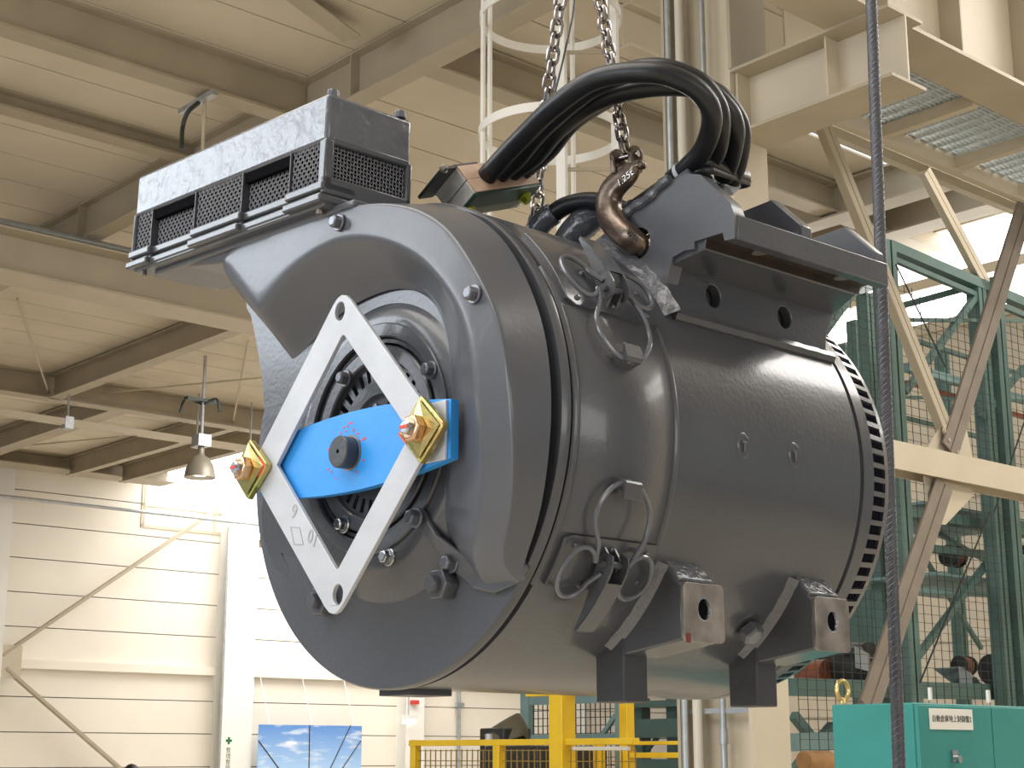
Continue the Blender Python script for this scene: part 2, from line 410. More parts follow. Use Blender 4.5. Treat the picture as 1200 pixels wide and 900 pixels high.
for b in (at_a(422, 70, g1a).y, 13.0, 17.5):
    MB().box((g1a - wg * .5, b - .006, G1Z + .014), (g1a - .006, b + .006, 4.98)).build('stiffener', 'beige', main_girder, smooth=False)
roof_beam_along((0, 28), (0, 43), 4.66, .34, -6, g1a - .02, 'beige purlin nearest the top left corner of the photo')
roof_beam_along((0, 123), (0, 134), 4.85, .15, -6, g1a - .02, 'thin beige purlin just above the left end of the filter box')
roof_beam_along((0, 316), (0, 333), 4.1, .41, -4, 14, 'deep cream beam crossing behind the left corner of the filter box', 'cream')
roof_beam_along((0, 457), (0, 462), 4.66, .34, 2, 30, 'beige beam over the hanging lamp, carrying the lighting rail')
roof_beam_along((505, 75), (505, 92), 4.70, .29, g1a + .1, 30, 'beige purlin passing behind the caged ladder')
roof_beam_along((690, 27), (690, 40), 3.95, .75, g1a + 1.2, 30, 'dark deep girder behind the second chain near the top')
roof_beam_along((0, 540), (0, 547), 4.75, .25, 2, sky_a, 'eaves beam running along the top of the left wall')
bm1, bm2, bm3 = 13.2, at_z(0, 460, 4.66).y, at_z(0, 543, 4.75).y
for p1, p2, b0, b1, lb in (((170, 424), (185, 427), bm1 + .2, bm2 - .1, 'rafter between the deep cream beam and the lamp beam, over the lamp'),
                           ((180, 528), (187, 530), bm2 + .1, bm3 - .1, 'rafter beyond the lamp beam ending at the eaves'),
                           ((230, 541), (236, 543), bm2 + .1, bm3 - .1, 'rafter along the bright roof light behind the hanging lamp'),
                           ((20, 518), (35, 522), bm2 + .1, bm3 - .1, 'short rafter at the left edge beyond the lamp beam'),
                           ((1090, 218), (1093, 230), -6, 9, 'pale lower beam crossing over the tall green racks'),
                           ((1045, 272), (1050, 283), -6, 10, 'beam over the top edge of the gable window')):
    roof_beam_across(p1, p2, 4.66, .32, b0, b1, lb)
roof_beam_along((1060, 187), (1060, 200), 4.3, .3, 6.5, 13, 'beam with lit lower flange above the tall green racks', 'cream')
# slanting knee channel running into the main girder
k1, k2 = at_z(335, -12, 4.95), at_z(412, 45, 4.86)
mb = MB(); d = (k2 - k1).normalized(); s = Vector((0, 0, 1)).cross(d).normalized(); L = (k2 - k1) * .5; c = (k1 + k2) / 2
mb.obox(c, L, s * .08, (0, 0, .005)); mb.obox(c + s * .08 + Vector((0, 0, .03)), L, s * .005, (0, 0, .03))
tag(mb.build('knee_brace', 'beige', smooth=False), 'slanting channel brace bolted to the main girder at the top', 'brace')
# thin bracing rods under the roof
for i, (p, q, lb) in enumerate((((20, 350), (57, 460), 'pale bracing rod at the left edge under the cream beam'), ((291, 400), (273, 495), 'bracing rod running up beside the grey scroll casing'),
                  ((75, 465), (335, 440), 'long thin bracing rod crossing above the hanging lamp'), ((0, 525), (140, 512), 'bracing rod low at the left edge under the roof'))):
    mb = MB().cyl(at_z(*p, 4.9), at_z(*q, 4.75), .014, n=6)
    o = mb.build('bracing_rod', 'cream'); tag(o, lb, 'rod', 'thin bracing rods')

# conduit pipe in front of the deep cream beam
p0 = Vector((0, 12.75, 4.56))
pr = MB().cyl((-4, p0.y, 4.56), (13, p0.y, 4.56), .04, n=12)
tag(pr.build('conduit', 'galv'), 'grey round conduit running over the deep cream beam', 'pipe')
# lighting rail with hangers
r0 = at_z(0, 487, 4.25); rb = r0.y
rail = thing('lighting_rail', 'thin pale lighting rail hung below the roof beam', 'rail', (6, rb, 4.25))
MB().box((4, rb - .06, 4.25), (22, rb + .06, 4.33)).build('channel', 'cream', rail, smooth=False)
for x in (78, 228, 290):
    a = at_z(x, 487 + x * .15, 4.25).x
    MB().cyl((a, rb, 4.33), (a, rb, 4.98), .014, n=6).build('hanger_rod', 'galv', rail)
    MB().box((a - .06, rb - .07, 4.2), (a + .06, rb + .07, 4.36)).build('hanger_clip', 'galv', rail, smooth=False)
# small strut with cables by the filter box
sb = thing('cable_strut', 'short galvanised strut with black cable above the filter box', 'bracket', at_z(232, 150, 4.6))
q1, q2 = at_z(212, 132, 4.62), at_z(252, 108, 4.62)
MB().bar(q1, q2, .05, .04).build('channel', 'galv', sb, smooth=False)
q3 = at_z(240, 122, 4.6); MB().cyl(q3, q3 + Vector((0, 0, -.75)), .014, n=8).build('drop_pipe', 'cream', sb)
q4 = at_z(233, 120, 4.6)
MB().tube(catmull([q4, at_z(220, 132, 4.5), at_z(214, 150, 4.4), at_z(213, 172, 4.2)], 6), .017, 8).build('cable', 'wire', sb)

# high bay lamp
lamp_pos = at_d(234, 560, 19.5)
lamp = thing('high_bay_lamp', 'grey bell-shaped high bay lamp hanging under the rail', 'lamp', lamp_pos)
prof = [(.012, .40), (.04, .40), (.045, .30), (.06, .28), (.10, .26), (.15, .19), (.185, .10), (.20, .0), (.19, .0), (.175, .10), (.13, .18), (.05, .22)]
mb = MB(); rows = []
for i in range(32):
    a = 2 * PI * i / 32; rows.append([(lamp_pos.x + r * math.cos(a), lamp_pos.y + r * math.sin(a), lamp_pos.z + z) for r, z in prof])
mb.grid(rows, True); mb.build('lamp_shade', 'lampshade', lamp)
mb = MB(); rows = []
for i in range(24):
    a = 2 * PI * i / 24; rows.append([(lamp_pos.x + r * math.cos(a), lamp_pos.y + r * math.sin(a), lamp_pos.z + z) for r, z in ((.0, .02), (.08, .03), (.14, .06), (.15, .09), (.1, .15))])
mb.grid(rows, True); mb.build('bulb_glass', 'lampglow', lamp)
MB().box(lamp_pos + Vector((-.09, -.09, .40)), lamp_pos + Vector((.09, .09, .55))).build('ballast_box', 'galv', lamp)
MB().cyl(lamp_pos + Vector((0, 0, .55)), Vector((lamp_pos.x, lamp_pos.y, 5.0)), .02, n=8).build('stem', 'galv', lamp)
mb = MB()
for dx in (-.16, 0, .12): mb.tube(catmull([lamp_pos + Vector((0, 0, .95)), lamp_pos + Vector((dx, -dx, 1.02)), lamp_pos + Vector((dx * 1.3, -dx * 1.3, .85))], 5), .018, 6)
mb.box(lamp_pos + Vector((-.25, -.05, .98)), lamp_pos + Vector((.2, .05, 1.02))); mb.build('wiring', 'wire', lamp)

# ---- left wall: columns, rail, braces
def wall_column(a0, a1, label, m='white_steel'):
    mb = MB(); mb.box((a0, LEFT - .35, FLOOR), (a1, LEFT - .33, ROOF)).box((a0, LEFT - .02, FLOOR), (a1, LEFT, ROOF)).box(((a0 + a1) / 2 - .01, LEFT - .33, FLOOR), ((a0 + a1) / 2 + .01, LEFT - .02, ROOF))
    return tag(mb.build('wall_column', m, smooth=False), label, 'column', 'pale columns on the left wall')
wall_column(10.55, 11.24, 'pale wall column cut by the left edge of the photo')
sign_col = wall_column(15.55, 16.2, 'wide white wall column with a green cross safety notice')
wall_column(19.85, 20.3, 'pale wall column with a lit emergency lamp, under the casing')
wall_column(24.4, 24.9, 'pale wall column hidden behind the grey motor')
mb = MB().box((4, LEFT - .12, 1.45), (15.5, LEFT, 1.6)).box((16.2, LEFT - .12, 1.45), (33, LEFT, 1.6))
tag(mb.build('wall_rail', 'wall', smooth=False), 'horizontal cream rail along the left wall at mid height', 'rail')
for p, q, lb in (((2, 768), (258, 594), 'slanting pale flat brace rising along the left wall'), ((6, 783), (142, 902), 'slanting pale flat brace falling along the left wall')):
    mb = MB().bar(at_b(*p, LEFT - .25), at_b(*q, LEFT - .25), .05, .13, up=(0, 1, 0))
    tag(mb.build('wall_brace', 'beige', smooth=False), lb, 'brace', 'flat braces on the left wall')
a, z = at_b(2, 775, LEFT - .3).x, 1.52
tag(MB().box((a - .5, LEFT - .30, z - .25), (a + .35, LEFT - .26, z + .3)).build('gusset_plate', 'cream', smooth=False), 'square steel plate where the wall braces meet the rail', 'plate')
mb = MB(); zc = at_b(100, 582, LEFT - .6)
mb.cyl((4, LEFT - .6, 4.28), (16.8, LEFT - .6, 4.28), .03, n=8)
tag(mb.build('wall_pipe', 'galv'), 'thin grey pipe strung along the top of the left wall', 'pipe')
# safety notice: green cross and four characters down the column
p = at_b(268, 868, LEFT - .352)
sg = thing('safety_notice', 'vertical notice with green cross and black characters on white column', 'sign', (p.x, LEFT - .352, -.2))
MB().box((p.x - .16, LEFT - .356, -.62), (p.x + .16, LEFT - .351, p.z + .3)).build('backing', 'white_steel', sg, smooth=False)
mb = MB(); mb.box((p.x - .065, LEFT - .360, p.z - .022), (p.x + .065, LEFT - .356, p.z + .022)); mb.box((p.x - .022, LEFT - .3605, p.z - .065), (p.x + .022, LEFT - .3565, p.z + .065)); mb.build('green_cross', 'green_ink', sg, smooth=False)
text('lettering', '整\n理\n整\n頓', .105, (p.x, LEFT - .3565, p.z - .335), (1, 0, 0), (0, 0, 1), 'ink', sg)
# printed banner hung on strings
b0, b1 = at_b(303, 849, LEFT - .5), at_b(424, 850, LEFT - .5)
bn = thing('printed_banner', 'blue sky and power line banner hanging on the left wall', 'banner', (b0.x, LEFT - .5, -1.3))
MB().box((b0.x, LEFT - .505, -1.35), (b1.x, LEFT - .5, b0.z)).build('sheet', 'banner', bn, smooth=False)
mb = MB()
for (x0, y0), (x1, y1) in (((363, 850), (362, 905)), ((411, 850), (385, 905)), ((423, 868), (398, 905)), ((303, 868), (330, 905))):
    mb.cyl(at_b(x0, y0, LEFT - .508), at_b(x1, y1, LEFT - .508), .012, n=4)
mb.build('printed_lines', 'ink', bn)
for x in (316, 366, 415):
    q = at_b(x, 849, LEFT - .5); MB().cyl(q, (q.x, LEFT - .12, 1.45), .008, n=5).build('string', 'white_tape', bn)
# emergency lamp on the column, alarm box, thin conduit
q = at_b(480, 844, LEFT - .45)
el = thing('emergency_lamp', 'small glowing lamp on the wall column under the casing', 'lamp', q)
MB().box(q + Vector((-.16, -.05, .02)), q + Vector((.16, .08, .10))).build('housing', 'white_cap', el)
MB().box(q + Vector((-.13, -.045, -.07)), q + Vector((.13, .07, .02))).build('diffuser', 'lampglow', el)
MB().cyl(q + Vector((0, .04, .1)), q + Vector((0, .04, 1.2)), .012, n=6).build('stem', 'galv', el)
q = at_b(538, 826, LEFT - .1)
tag(MB().cyl((q.x, q.y, FLOOR), (q.x, q.y, 1.4), .035, n=8).box((q.x - .10, q.y - .06, q.z - .04), (q.x + .10, q.y + .02, q.z + .04)).build('wall_conduit', 'galv'), 'thin grey conduit on the wall left of the tarpaulin', 'pipe')
q = at_b(486, 823, LEFT - .4)
tag(MB().box(q + Vector((-.08, -.05, -.04)), q + Vector((.08, .05, .04))).build('alarm_box', 'safety', smooth=False), 'tiny red box on the wall column above the emergency lamp', 'box')
q = at_b(263, 750, LEFT - .3)
tag(MB().cyl((15.5, LEFT - .38, FLOOR), (15.5, LEFT - .38, 4.2), .022, n=8).build('column_conduit', 'galv'), 'thin conduit up the left edge of the white column', 'pipe')

# ---- crane column, bracket and runway girder (right)
CB = 4.72
cA0, cA1 = at_b(882, 860, CB).x, at_b(926, 860, CB).x
CB2 = CB + .46
cm = (cA0 + cA1) / 2
column = thing('crane_column', 'tall cream H-section column behind the motor carrying the crane bracket', 'column', (cm, CB + .23, FLOOR))
MB().box((cA0, CB, FLOOR), (cA1, CB + .02, 5.2)).build('flange', 'cream', column, smooth=False)
MB().box((cA0, CB2 - .02, FLOOR), (cA1, CB2, 5.2)).build('flange', 'beige', column, smooth=False)
MB().box((cm - .008, CB + .02, FLOOR), (cm + .008, CB2 - .02, 5.2)).build('web', 'cream', column, smooth=False)
br0 = at_b(872, 168, CB - .02); bz = at_b(885, 165, CB).z
zt, zb_ = at_b(866, 86, CB).z, at_b(874, 165, CB).z
bend = at_a(1066, 98, cm).y
bracket = thing('crane_bracket', 'beige H-section bracket beam projecting from the crane column', 'bracket', (cm, (CB + bend) / 2, zb_))
MB().box((cA0, bend, zb_), (cA1, CB, zb_ + .016)).build('bottom_flange', 'beige', bracket, smooth=False)
MB().box((cA0, bend, zt - .016), (cA1, CB, zt)).build('top_flange', 'beige', bracket, smooth=False)
MB().box((cm - .006, bend, zb_ + .016), (cm + .006, CB, zt - .016)).build('web', 'cream', bracket, smooth=False)
MB().box((cm - .10, bend + .38, zb_ + .016), (cm + .10, bend + .39, zt - .016)).build('stiffener', 'cream', bracket, smooth=False)
MB().box((cm - .10, CB - .02, zb_ + .016), (cm + .10, CB - .005, zt - .016)).build('end_plate', 'cream', bracket, smooth=False)
# gusset panel above bracket
mb = MB().box((cA0 - .01, CB - .02, zt), (cA1 + .0, CB, 5.0)); mb.build('doubler_plate', 'beige', column, smooth=False)
gb1, gb2 = at_z(1068, 33, zt).y, at_z(1070, 85, zt).y
gc = (gb1 + gb2) / 2
runway = thing('runway_girder', 'bright cream crane runway girder lying on the bracket, top right', 'girder', (cm + 2, gc, zt))
gw = abs(gb1 - gb2)
MB().box((cm - 2.6, gc - gw / 2, zt), (14, gc + gw / 2, zt + .02)).build('bottom_flange', 'beige', runway, smooth=False)
MB().box((cm - 2.6, gc - .006, zt + .02), (14, gc + .006, zt + .75)).build('web', 'cream', runway, smooth=False)
MB().box((cm - 2.6, gc - gw / 2, zt + .75), (14, gc + gw / 2, zt + .77)).build('top_flange', 'beige', runway, smooth=False)
for a in (cm, cm + .62, cm + 1.3, cm + 2.0, cm + 2.7):
    MB().box((a, gc - gw * .45, zt + .02), (a + .012, gc + gw * .45, zt + .75)).build('stiffener', 'beige', runway, smooth=False)

# walkway grating beside the runway girder, seen from below
wz = zt + .05
w1, w2 = at_z(1190, 150, wz).y, at_z(1190, 215, wz).y
walk = thing('walkway', 'pale steel grating walkway high up beside the runway girder', 'walkway', (cm + 1, (w1 + w2) / 2, wz))
g = MB()
WA = cm + .25
for i in range(int((13 - WA) / .1)):
    a = WA + i * .1; g.box((a, gc + .1, wz), (a + .008, w2 + .02, wz + .035))
for i in range(22):
    b = gc + .1 + (w2 - gc - .1) * i / 21; g.box((WA, b, wz + .005), (13, b + .008, wz + .03))
gr = g.build('grating', 'grate', walk, smooth=False); gr['kind'] = 'stuff'
for a in (6.2, 6.9, 7.62, 8.3, 9.4):
    MB().box((a, gc + gw / 2 + .005, wz - .07), (a + .05, w2, wz)).build('bearer', 'cream', walk, smooth=False)
MB().box((WA, w2, wz - .09), (13, w2 + .05, wz + .05)).build('edge_angle', 'cream', walk, smooth=False)

# vertical bracing frame in the column line
TB = CB + .05
tz0, tz1 = at_b(1100, 572, TB).z, at_b(1100, 530, TB).z
frame_ = thing('cross_bracing', 'beige bracing frame of slanting steel angles right of the motor', 'brace', (7, TB, FLOOR))
q0 = at_b(1046, 560, TB).x
tzl, tzu = at_b(1100, 559, TB - .06).z, at_b(1100, 527, TB - .06).z
mb = MB().box((cm + .2, TB - .06, tzl), (11.5, TB - .05, tzu)).box((cm + .2, TB + .09, tzl), (11.5, TB + .10, tzu)).box((cm + .2, TB - .05, (tzl + tzu) / 2 - .005), (11.5, TB + .09, (tzl + tzu) / 2 + .005)); mb.build('tie_beam', 'cream', frame_, smooth=False)
def angle_bar(p, q, wpx, m, dB=0.0, pair=True):
    P, Q = at_b(*p, TB + dB), at_b(*q, TB + dB)
    d = (Q - P).normalized(); n = d.cross(Vector((0, 1, 0))).normalized()
    mb = MB(); ww = wpx
    for sgn in ((-1, 1) if pair else (1,)):
        mb.obox((P + Q) / 2 + n * sgn * ww * .27, (Q - P) / 2, n * ww * .23, Vector((0, .005, 0)))
        mb.obox((P + Q) / 2 + n * sgn * ww * .04 + Vector((0, .035, 0)), (Q - P) / 2, n * .005, Vector((0, .035, 0)))
    return mb.build('angle_brace', m, frame_, smooth=False)
angle_bar((960, 125), (1122, 530), .085, 'beige', -.02)
angle_bar((1212, 210), (1113, 528), .15, 'brownsteel', -.03)
angle_bar((1107, 566), (1018, 830), .15, 'brownsteel', -.03)
angle_bar((1086, 200), (1158, 335), .10, 'cream', .9)
P = at_b(1118, 530, TB)
mb = MB().plate([(-.26, -.01), (.19, -.02), (.12, .23), (.05, .25), (-.18, .07)], [], lambda u, v: (P.x + u, TB + .0, P.z + v), lambda u, v: (P.x + u, TB + .012, P.z + v)); mb.build('gusset_plate', 'cream', frame_, smooth=False)
P = at_b(1108, 575, TB)
mb = MB().plate([(-.19, .06), (-.15, -.19), (-.02, -.19), (.27, .0), (.27, .04)], [], lambda u, v: (P.x + u, TB + .0, P.z + v), lambda u, v: (P.x + u, TB + .012, P.z + v)); mb.build('gusset_plate', 'cream', frame_, smooth=False)
for x, y in ((1106, 505), (1111, 516), (1121, 530)):
    P = at_b(x, y, TB - .03); hexhead(MB(), P, (0, -1, 0), .012, .012).build('bolt', 'beige', frame_)

# column pipes
for x, r, m_, lb, dd in ((818, .024, 'pipe', 'pale plastic pipe running down the crane column', .0), (848, .016, 'galv', 'thin grey pipe running down the crane column, right', .02), (803, .017, 'galv', 'thin grey pipe at the left edge of the crane column', -.03)):
    P = at_a(x, 860, cA0 + .03 + dd)
    mb = MB().cyl((P.x, P.y, FLOOR), (P.x, P.y, 5), r, n=12)
    if x == 848: mb.cyl((P.x, P.y, .05), (P.x, P.y, .12), r * 1.35, n=12)
    tag(mb.build('down_pipe', m_), lb, 'pipe')
P = at_a(840, 833, cA0 + .05); Pl, Pr = at_a(800, 833, cA0 + .05).y, at_a(882, 833, cA0 + .05).y
tag(MB().box((P.x, Pr, P.z - .012), (P.x + .02, Pl, P.z + .012)).box((P.x, Pl - .01, P.z - .05), (P.x + .02, Pl, P.z + .05)).box((P.x, Pr, P.z - .06), (P.x + .02, Pr + .01, P.z + .06)).build('pipe_rail', 'galv', smooth=False), 'small grey rail clamping the pipes to the column', 'rail')
P = at_a(801, 874, cA0 + .1)
tag(MB().box((P.x, P.y - .02, P.z - .04), (P.x + .01, P.y + .02, P.z + .04)).build('yellow_label', 'yellow', smooth=False), 'small yellow label on the crane column web', 'label')

# caged ladder
LD = 8.0
ladder = thing('caged_ladder', 'pale caged ladder rising behind the chains', 'ladder', at_d(650, 300, LD))
cc = at_d(645, 22, LD); R_ = .395
def vpost(x, y, w, d, name='stile', D=LD):
    P = at_d(x, y, D); MB().box((P.x - w / 2, P.y - d / 2, .6), (P.x + w / 2, P.y + d / 2, 5)).build(name, 'white_steel', ladder, smooth=False)
vpost(658, 120, .02, .07, D=7.9); vpost(720, 60, .02, .05, D=7.9)
for x in (566, 574, 671): 
    P = at_d(x, 100, LD - (.1 if x == 566 else -.12)); MB().cyl((P.x, P.y, 1.8), (P.x, P.y, 5), .014, n=8).build('cage_bar', 'white_steel', ladder)
st1, st2 = at_d(658, 120, 7.9), at_d(720, 60, 7.9)
for y in (22, 158):
    c = at_d(645, y, LD); rows = []
    for i in range(41):
        a = 2 * PI * i / 40
        x_, y_ = math.cos(a), math.sin(a)
        rows.append([(c.x + R_ * x_, c.y + R_ * y_, c.z - .025), (c.x + R_ * x_, c.y + R_ * y_, c.z + .025), (c.x + (R_ - .008) * x_, c.y + (R_ - .008) * y_, c.z + .025), (c.x + (R_ - .008) * x_, c.y + (R_ - .008) * y_, c.z - .025), (c.x + R_ * x_, c.y + R_ * y_, c.z - .025)])
    MB().grid(rows).build('cage_hoop', 'white_steel', ladder)
for k in range(9):
    z = 1.7 + .34 * k; MB().cyl((st1.x, st1.y, z), (st2.x, st2.y, z), .012, n=8).build('rung', 'beige', ladder)

# ---- green storage rack
RB = 5.7
rack = thing('storage_rack', 'tall green automated storage rack with wire mesh front', 'rack', (8.6, RB, FLOOR))
rzt = at_b(1047, 288, RB).z
def rpost(x, w=.09, y=600, dB=0.0, m='rack', top=None, base=FLOOR):
    P = at_b(x, y, RB + dB)
    MB().box((P.x - w / 2, P.y - w / 2, base), (P.x - w * .08, P.y + w / 2, top or rzt)).box((P.x + w * .08, P.y - w / 2, base), (P.x + w / 2, P.y + w / 2, top or rzt)).build('post', m, rack, smooth=False)
    return P.x
pa = [rpost(1053, .12), rpost(1180, .12), rpost(1148, .10, 400, .02)]
pa0, pa1 = pa[0], pa[1]
for x, dB, tp in ((1010, 1.3, None), (1024, .8, None), (1112, 1.4, None), (995, 1.8, None)): rpost(x, .09, 550, dB, 'rack', tp)
def rbar(p, q, t=.045, dB=0.0, dB2=None, m='rack', name='brace'):
    MB().bar(at_b(*p, RB + dB), at_b(*q, RB + (dB if dB2 is None else dB2)), t, t).build(name, m, rack, smooth=False)
rbar((1040, 288), (1205, 358), .07, 0, name='top_beam'); rbar((1045, 303), (1205, 372), .035, 0, name='top_beam')
rbar((1058, 358), (1142, 335), .04, .3, .02, name='tie'); rbar((960, 352), (1048, 330), .05, .3, 1.2, name='tie')
rbar((1145, 345), (1060, 460), .04); rbar((1200, 430), (1150, 490), .04); rbar((965, 392), (1010, 330), .04, .6)
rbar((1060, 375), (1205, 376), .025); rbar((1060, 395), (1200, 440), .03, .5); rbar((1062, 490), (1160, 515), .03, .8); rbar((1060, 430), (1205, 470), .06, .9, m='rackgrey', name='shelf_beam')
rbar((1062, 448), (1205, 490), .03, 1.0, m='orange', name='shelf_beam'); rbar((1050, 465), (1205, 470), .02, .2)
rbar((1160, 655), (1060, 790), .04, .1); rbar((1062, 640), (1205, 655), .05, .3, name='shelf_beam'); rbar((1062, 690), (1205, 700), .04, .3, m='rackgrey', name='shelf_beam')
rbar((1062, 600), (1205, 625), .07, .2, name='shelf_beam'); rbar((925, 805), (1205, 812), .10, .15, name='shelf_beam'); rbar((925, 870), (980, 868), .10, .1, m='rackgrey', name='shelf_beam')
rbar((930, 838), (975, 895), .05, .2); rbar((928, 905), (975, 850), .05, .5); rbar((1100, 625), (1160, 660), .03, .9); rbar((1075, 640), (1150, 760), .03, 1.2)
MB().cyl(at_b(1050, 310, RB - .1), at_b(1108, 430, RB - .1), .006, n=5).build('cable', 'wire', rack)
MB().cyl(at_b(1160, 600, RB - .1), at_b(1078, 800, RB - .1), .006, n=5).build('cable', 'wire', rack)
for x, y0, y1 in ((1200, 495, 545),): MB().cyl(at_b(x, y0, RB - .1), at_b(1165, 600, RB - .1), .006, n=5).build('cable', 'wire', rack)
# mesh front: wires in two sheets
mesh = MB()
a_lo, a_hi = at_b(925, 800, RB).x, at_b(1215, 500, RB).x + .3
zlo, zhi = FLOOR + .2, at_b(1060, 340, RB).z
a = a_lo
while a < a_hi: mesh.box((a, RB - .06, zlo), (a + .0035, RB - .0565, zhi)); a += .085
z = zlo
while z < zhi: mesh.box((a_lo, RB - .06, z), (a_hi, RB - .0565, z + .0025)); z += .055
ms = mesh.build('wire_mesh', 'wire', rack, smooth=False); ms['kind'] = 'stuff'
# shelves of stock
for x0, x1, y in ((930, 1050, 800), (1060, 1205, 800), (1075, 1205, 672), (1060, 1205, 590)):
    p, q = at_b(x0, y, RB + .35), at_b(x1, y, RB + .35)
    MB().box((p.x, RB + .2, min(p.z, q.z) - .02), (q.x, RB + 1.1, min(p.z, q.z))).build('shelf_plate', 'rackgrey', rack, smooth=False)
def drum(x, y, r, L, m, lb, dB=.6):
    P = at_b(x, y, RB + dB)
    t = thing('wound_drum', lb, 'drum', P - Vector((0, 0, r)), group='drums on the green racks')
    MB().cyl(P - Vector((L / 2, 0, 0)), P + Vector((L / 2, 0, 0)), r, n=24).build('winding', m, t, bevel=.01)
    for s in (-1, 1):
        MB().cyl(P + Vector((s * L / 2, 0, 0)), P + Vector((s * (L / 2 + .02), 0, 0)), r * 1.12, n=24).build('end_ring', 'dark', t)
drum(1117, 652, .07, .10, 'orange', 'copper-red drum on the upper shelf left of the green posts')
drum(1196, 655, .10, .10, 'orange', 'copper-red drum at the right edge of the photo')
drum(1130, 780, .06, .10, 'orange', 'copper-red drum behind the silver sheets on the lower shelf')
drum(1166, 785, .10, .06, 'dark', 'black ring-shaped drum on the lower shelf')
P = at_b(990, 782, RB + .5)
mt = thing('stored_motor', 'dark dirty motor on the lower rack shelf under the foot', 'motor', P - Vector((0, 0, .15)))
MB().lathe([(.02, P.y - .25), (.10, P.y - .25), (.15, P.y - .2), (.16, P.y + .1), (.10, P.y + .2), (.02, P.y + .2)], (P.x, P.z), 32).build('body', 'dark', mt)
MB().box((P.x - .16, P.y - .1, P.z - .18), (P.x + .16, P.y + .1, P.z - .12)).build('base', 'dark', mt)
P = at_b(955, 790, RB + .6); 
tag(MB().cyl(P - Vector((.0, .1, 0)), P + Vector((.0, .1, 0)), .09, n=20).build('motor_cover', 'orange'), 'copper-brown round cover beside the dark stored motor', 'cover')
for x, y, lb in ((1015, 778, 'bent silver sheet on the lower shelf above the teal cabinet'), (1135, 800, 'folded silver sheet on the lower shelf behind the label')):
    P = at_b(x, y, RB + .25)
    mb = MB().grid([[P + Vector((-.14 + .07 * i, -.02, .10 - .03 * i + (.03 if i % 2 else 0))), P + Vector((-.10 + .07 * i, .2, .10 - .03 * i))] for i in range(5)])
    mb.grid([[P + Vector((-.14, -.025, .10)), P + Vector((-.14, -.025, -.03))], [P + Vector((.0, -.03, .06)), P + Vector((.0, -.03, -.05))]])
    o = mb.build('metal_sheet', 'sheet', smooth=False); s = o.modifiers.new('t', 'SOLIDIFY'); s.thickness = .004; tag(o, lb, 'sheet')
P = at_b(958, 892, RB - .3)
tag(MB().cyl(P - Vector((.12, 0, 0)), P + Vector((.10, 0, 0)), .055, n=16).build('timber_block', 'wood', bevel=.006), 'round timber block beside the teal cabinet', 'timber')

# ---- teal control cabinet
cd = 4.25
c0 = at_d(1064, 823, cd)
cl = at_z(976, 826, c0.z); CH = c0.z - FLOOR
cabinet = thing('control_cabinet', 'teal steel control cabinet with a white name plate, lower right', 'cabinet', (c0.x + .6, c0.y + .2, FLOOR))
clen = (cl.y - c0.y)
MB().box((c0.x + .02, c0.y, FLOOR), (c0.x + 1.3, c0.y + clen, c0.z)).build('body', 'teal', cabinet, bevel=.004)
seam = at_b(1157, 830, c0.y).x
for a0, a1 in ((c0.x + .025, seam - .002), (seam + .002, seam + .55)):
    d_ = MB().box((a0, c0.y - .012, FLOOR + .1), (a1, c0.y + .001, c0.z - .006)).build('door', 'teal', cabinet, bevel=.002)
    if a0 < seam:
        P = at_b(1117, 888, c0.y - .012)
        MB().box((P.x - .012, c0.y - .02, P.z - .012), (P.x + .012, c0.y - .012, P.z + .02)).build('lock_plate', 'steel', d_, smooth=False)
        MB().cyl((P.x + .004, c0.y - .012, P.z - .004), (P.x + .004, c0.y - .032, P.z - .004), .010, n=12).build('lock_knob', 'steel', d_)
P, Q = at_b(1089, 843, c0.y - .013), at_b(1139, 843, c0.y - .013)
hx, hz = (Q.x - P.x) / 2, (Q.x - P.x) * .135
pc = (P + Q) / 2
np_ = MB().box((P.x, c0.y - .016, pc.z - hz), (Q.x, c0.y - .012, pc.z + hz)).build('name_plate', 'label_white', cabinet, bevel=.001)
text('lettering', '自動倉庫地上制御盤2', hx * .195, (pc.x, c0.y - .0163, pc.z), (1, 0, 0), (0, 0, 1), 'ink', np_)
e = at_z(988, 824, c0.z)
mb = MB().tube([(e.x + .026 * math.cos(2 * PI * i / 20), e.y, c0.z + .034 + .026 * math.sin(2 * PI * i / 20)) for i in range(20)], .006, 8, closed=True).cyl((e.x, e.y, c0.z), (e.x, e.y, c0.z + .01), .012)
mb.build('lifting_eye', 'brass', cabinet)
for x, y, lb in ((1090, 813, 'short pale peg standing behind the cabinet top, left'), (1158, 816, 'short pale peg standing behind the cabinet top, right')):
    P = at_d(x, y, cd + .9); tag(MB().box(P + Vector((-.005, -.005, -.02)), P + Vector((.005, .005, .02))).build('rack_peg', 'label_white', smooth=False), lb, 'peg')

# hanging steel rope in front of the rack
p, q = HI.to_3x3() @ (ray(1003, -500) * (2.82 / ray(1003, -500).y)), HI.to_3x3() @ (ray(1061, 1100) * (2.66 / ray(1061, 1100).y))
mb = MB(); n = 620; pts = []
u = (q - p).normalized(); x_ = u.cross(Vector((0, 1, 0))).normalized(); y_ = u.cross(x_)
for s in range(9):
    mb.tube([p + (q - p) * i / n + (x_ * math.cos(i * .55 + s * 2 * PI / 9) + y_ * math.sin(i * .55 + s * 2 * PI / 9)) * .0088 for i in range(n + 1)], .0026, 6)
mb.cyl(p, q, .0106, n=20)
tag(mb.build('steel_rope', 'rope'), 'thick dark twisted steel rope hanging at the right', 'rope')

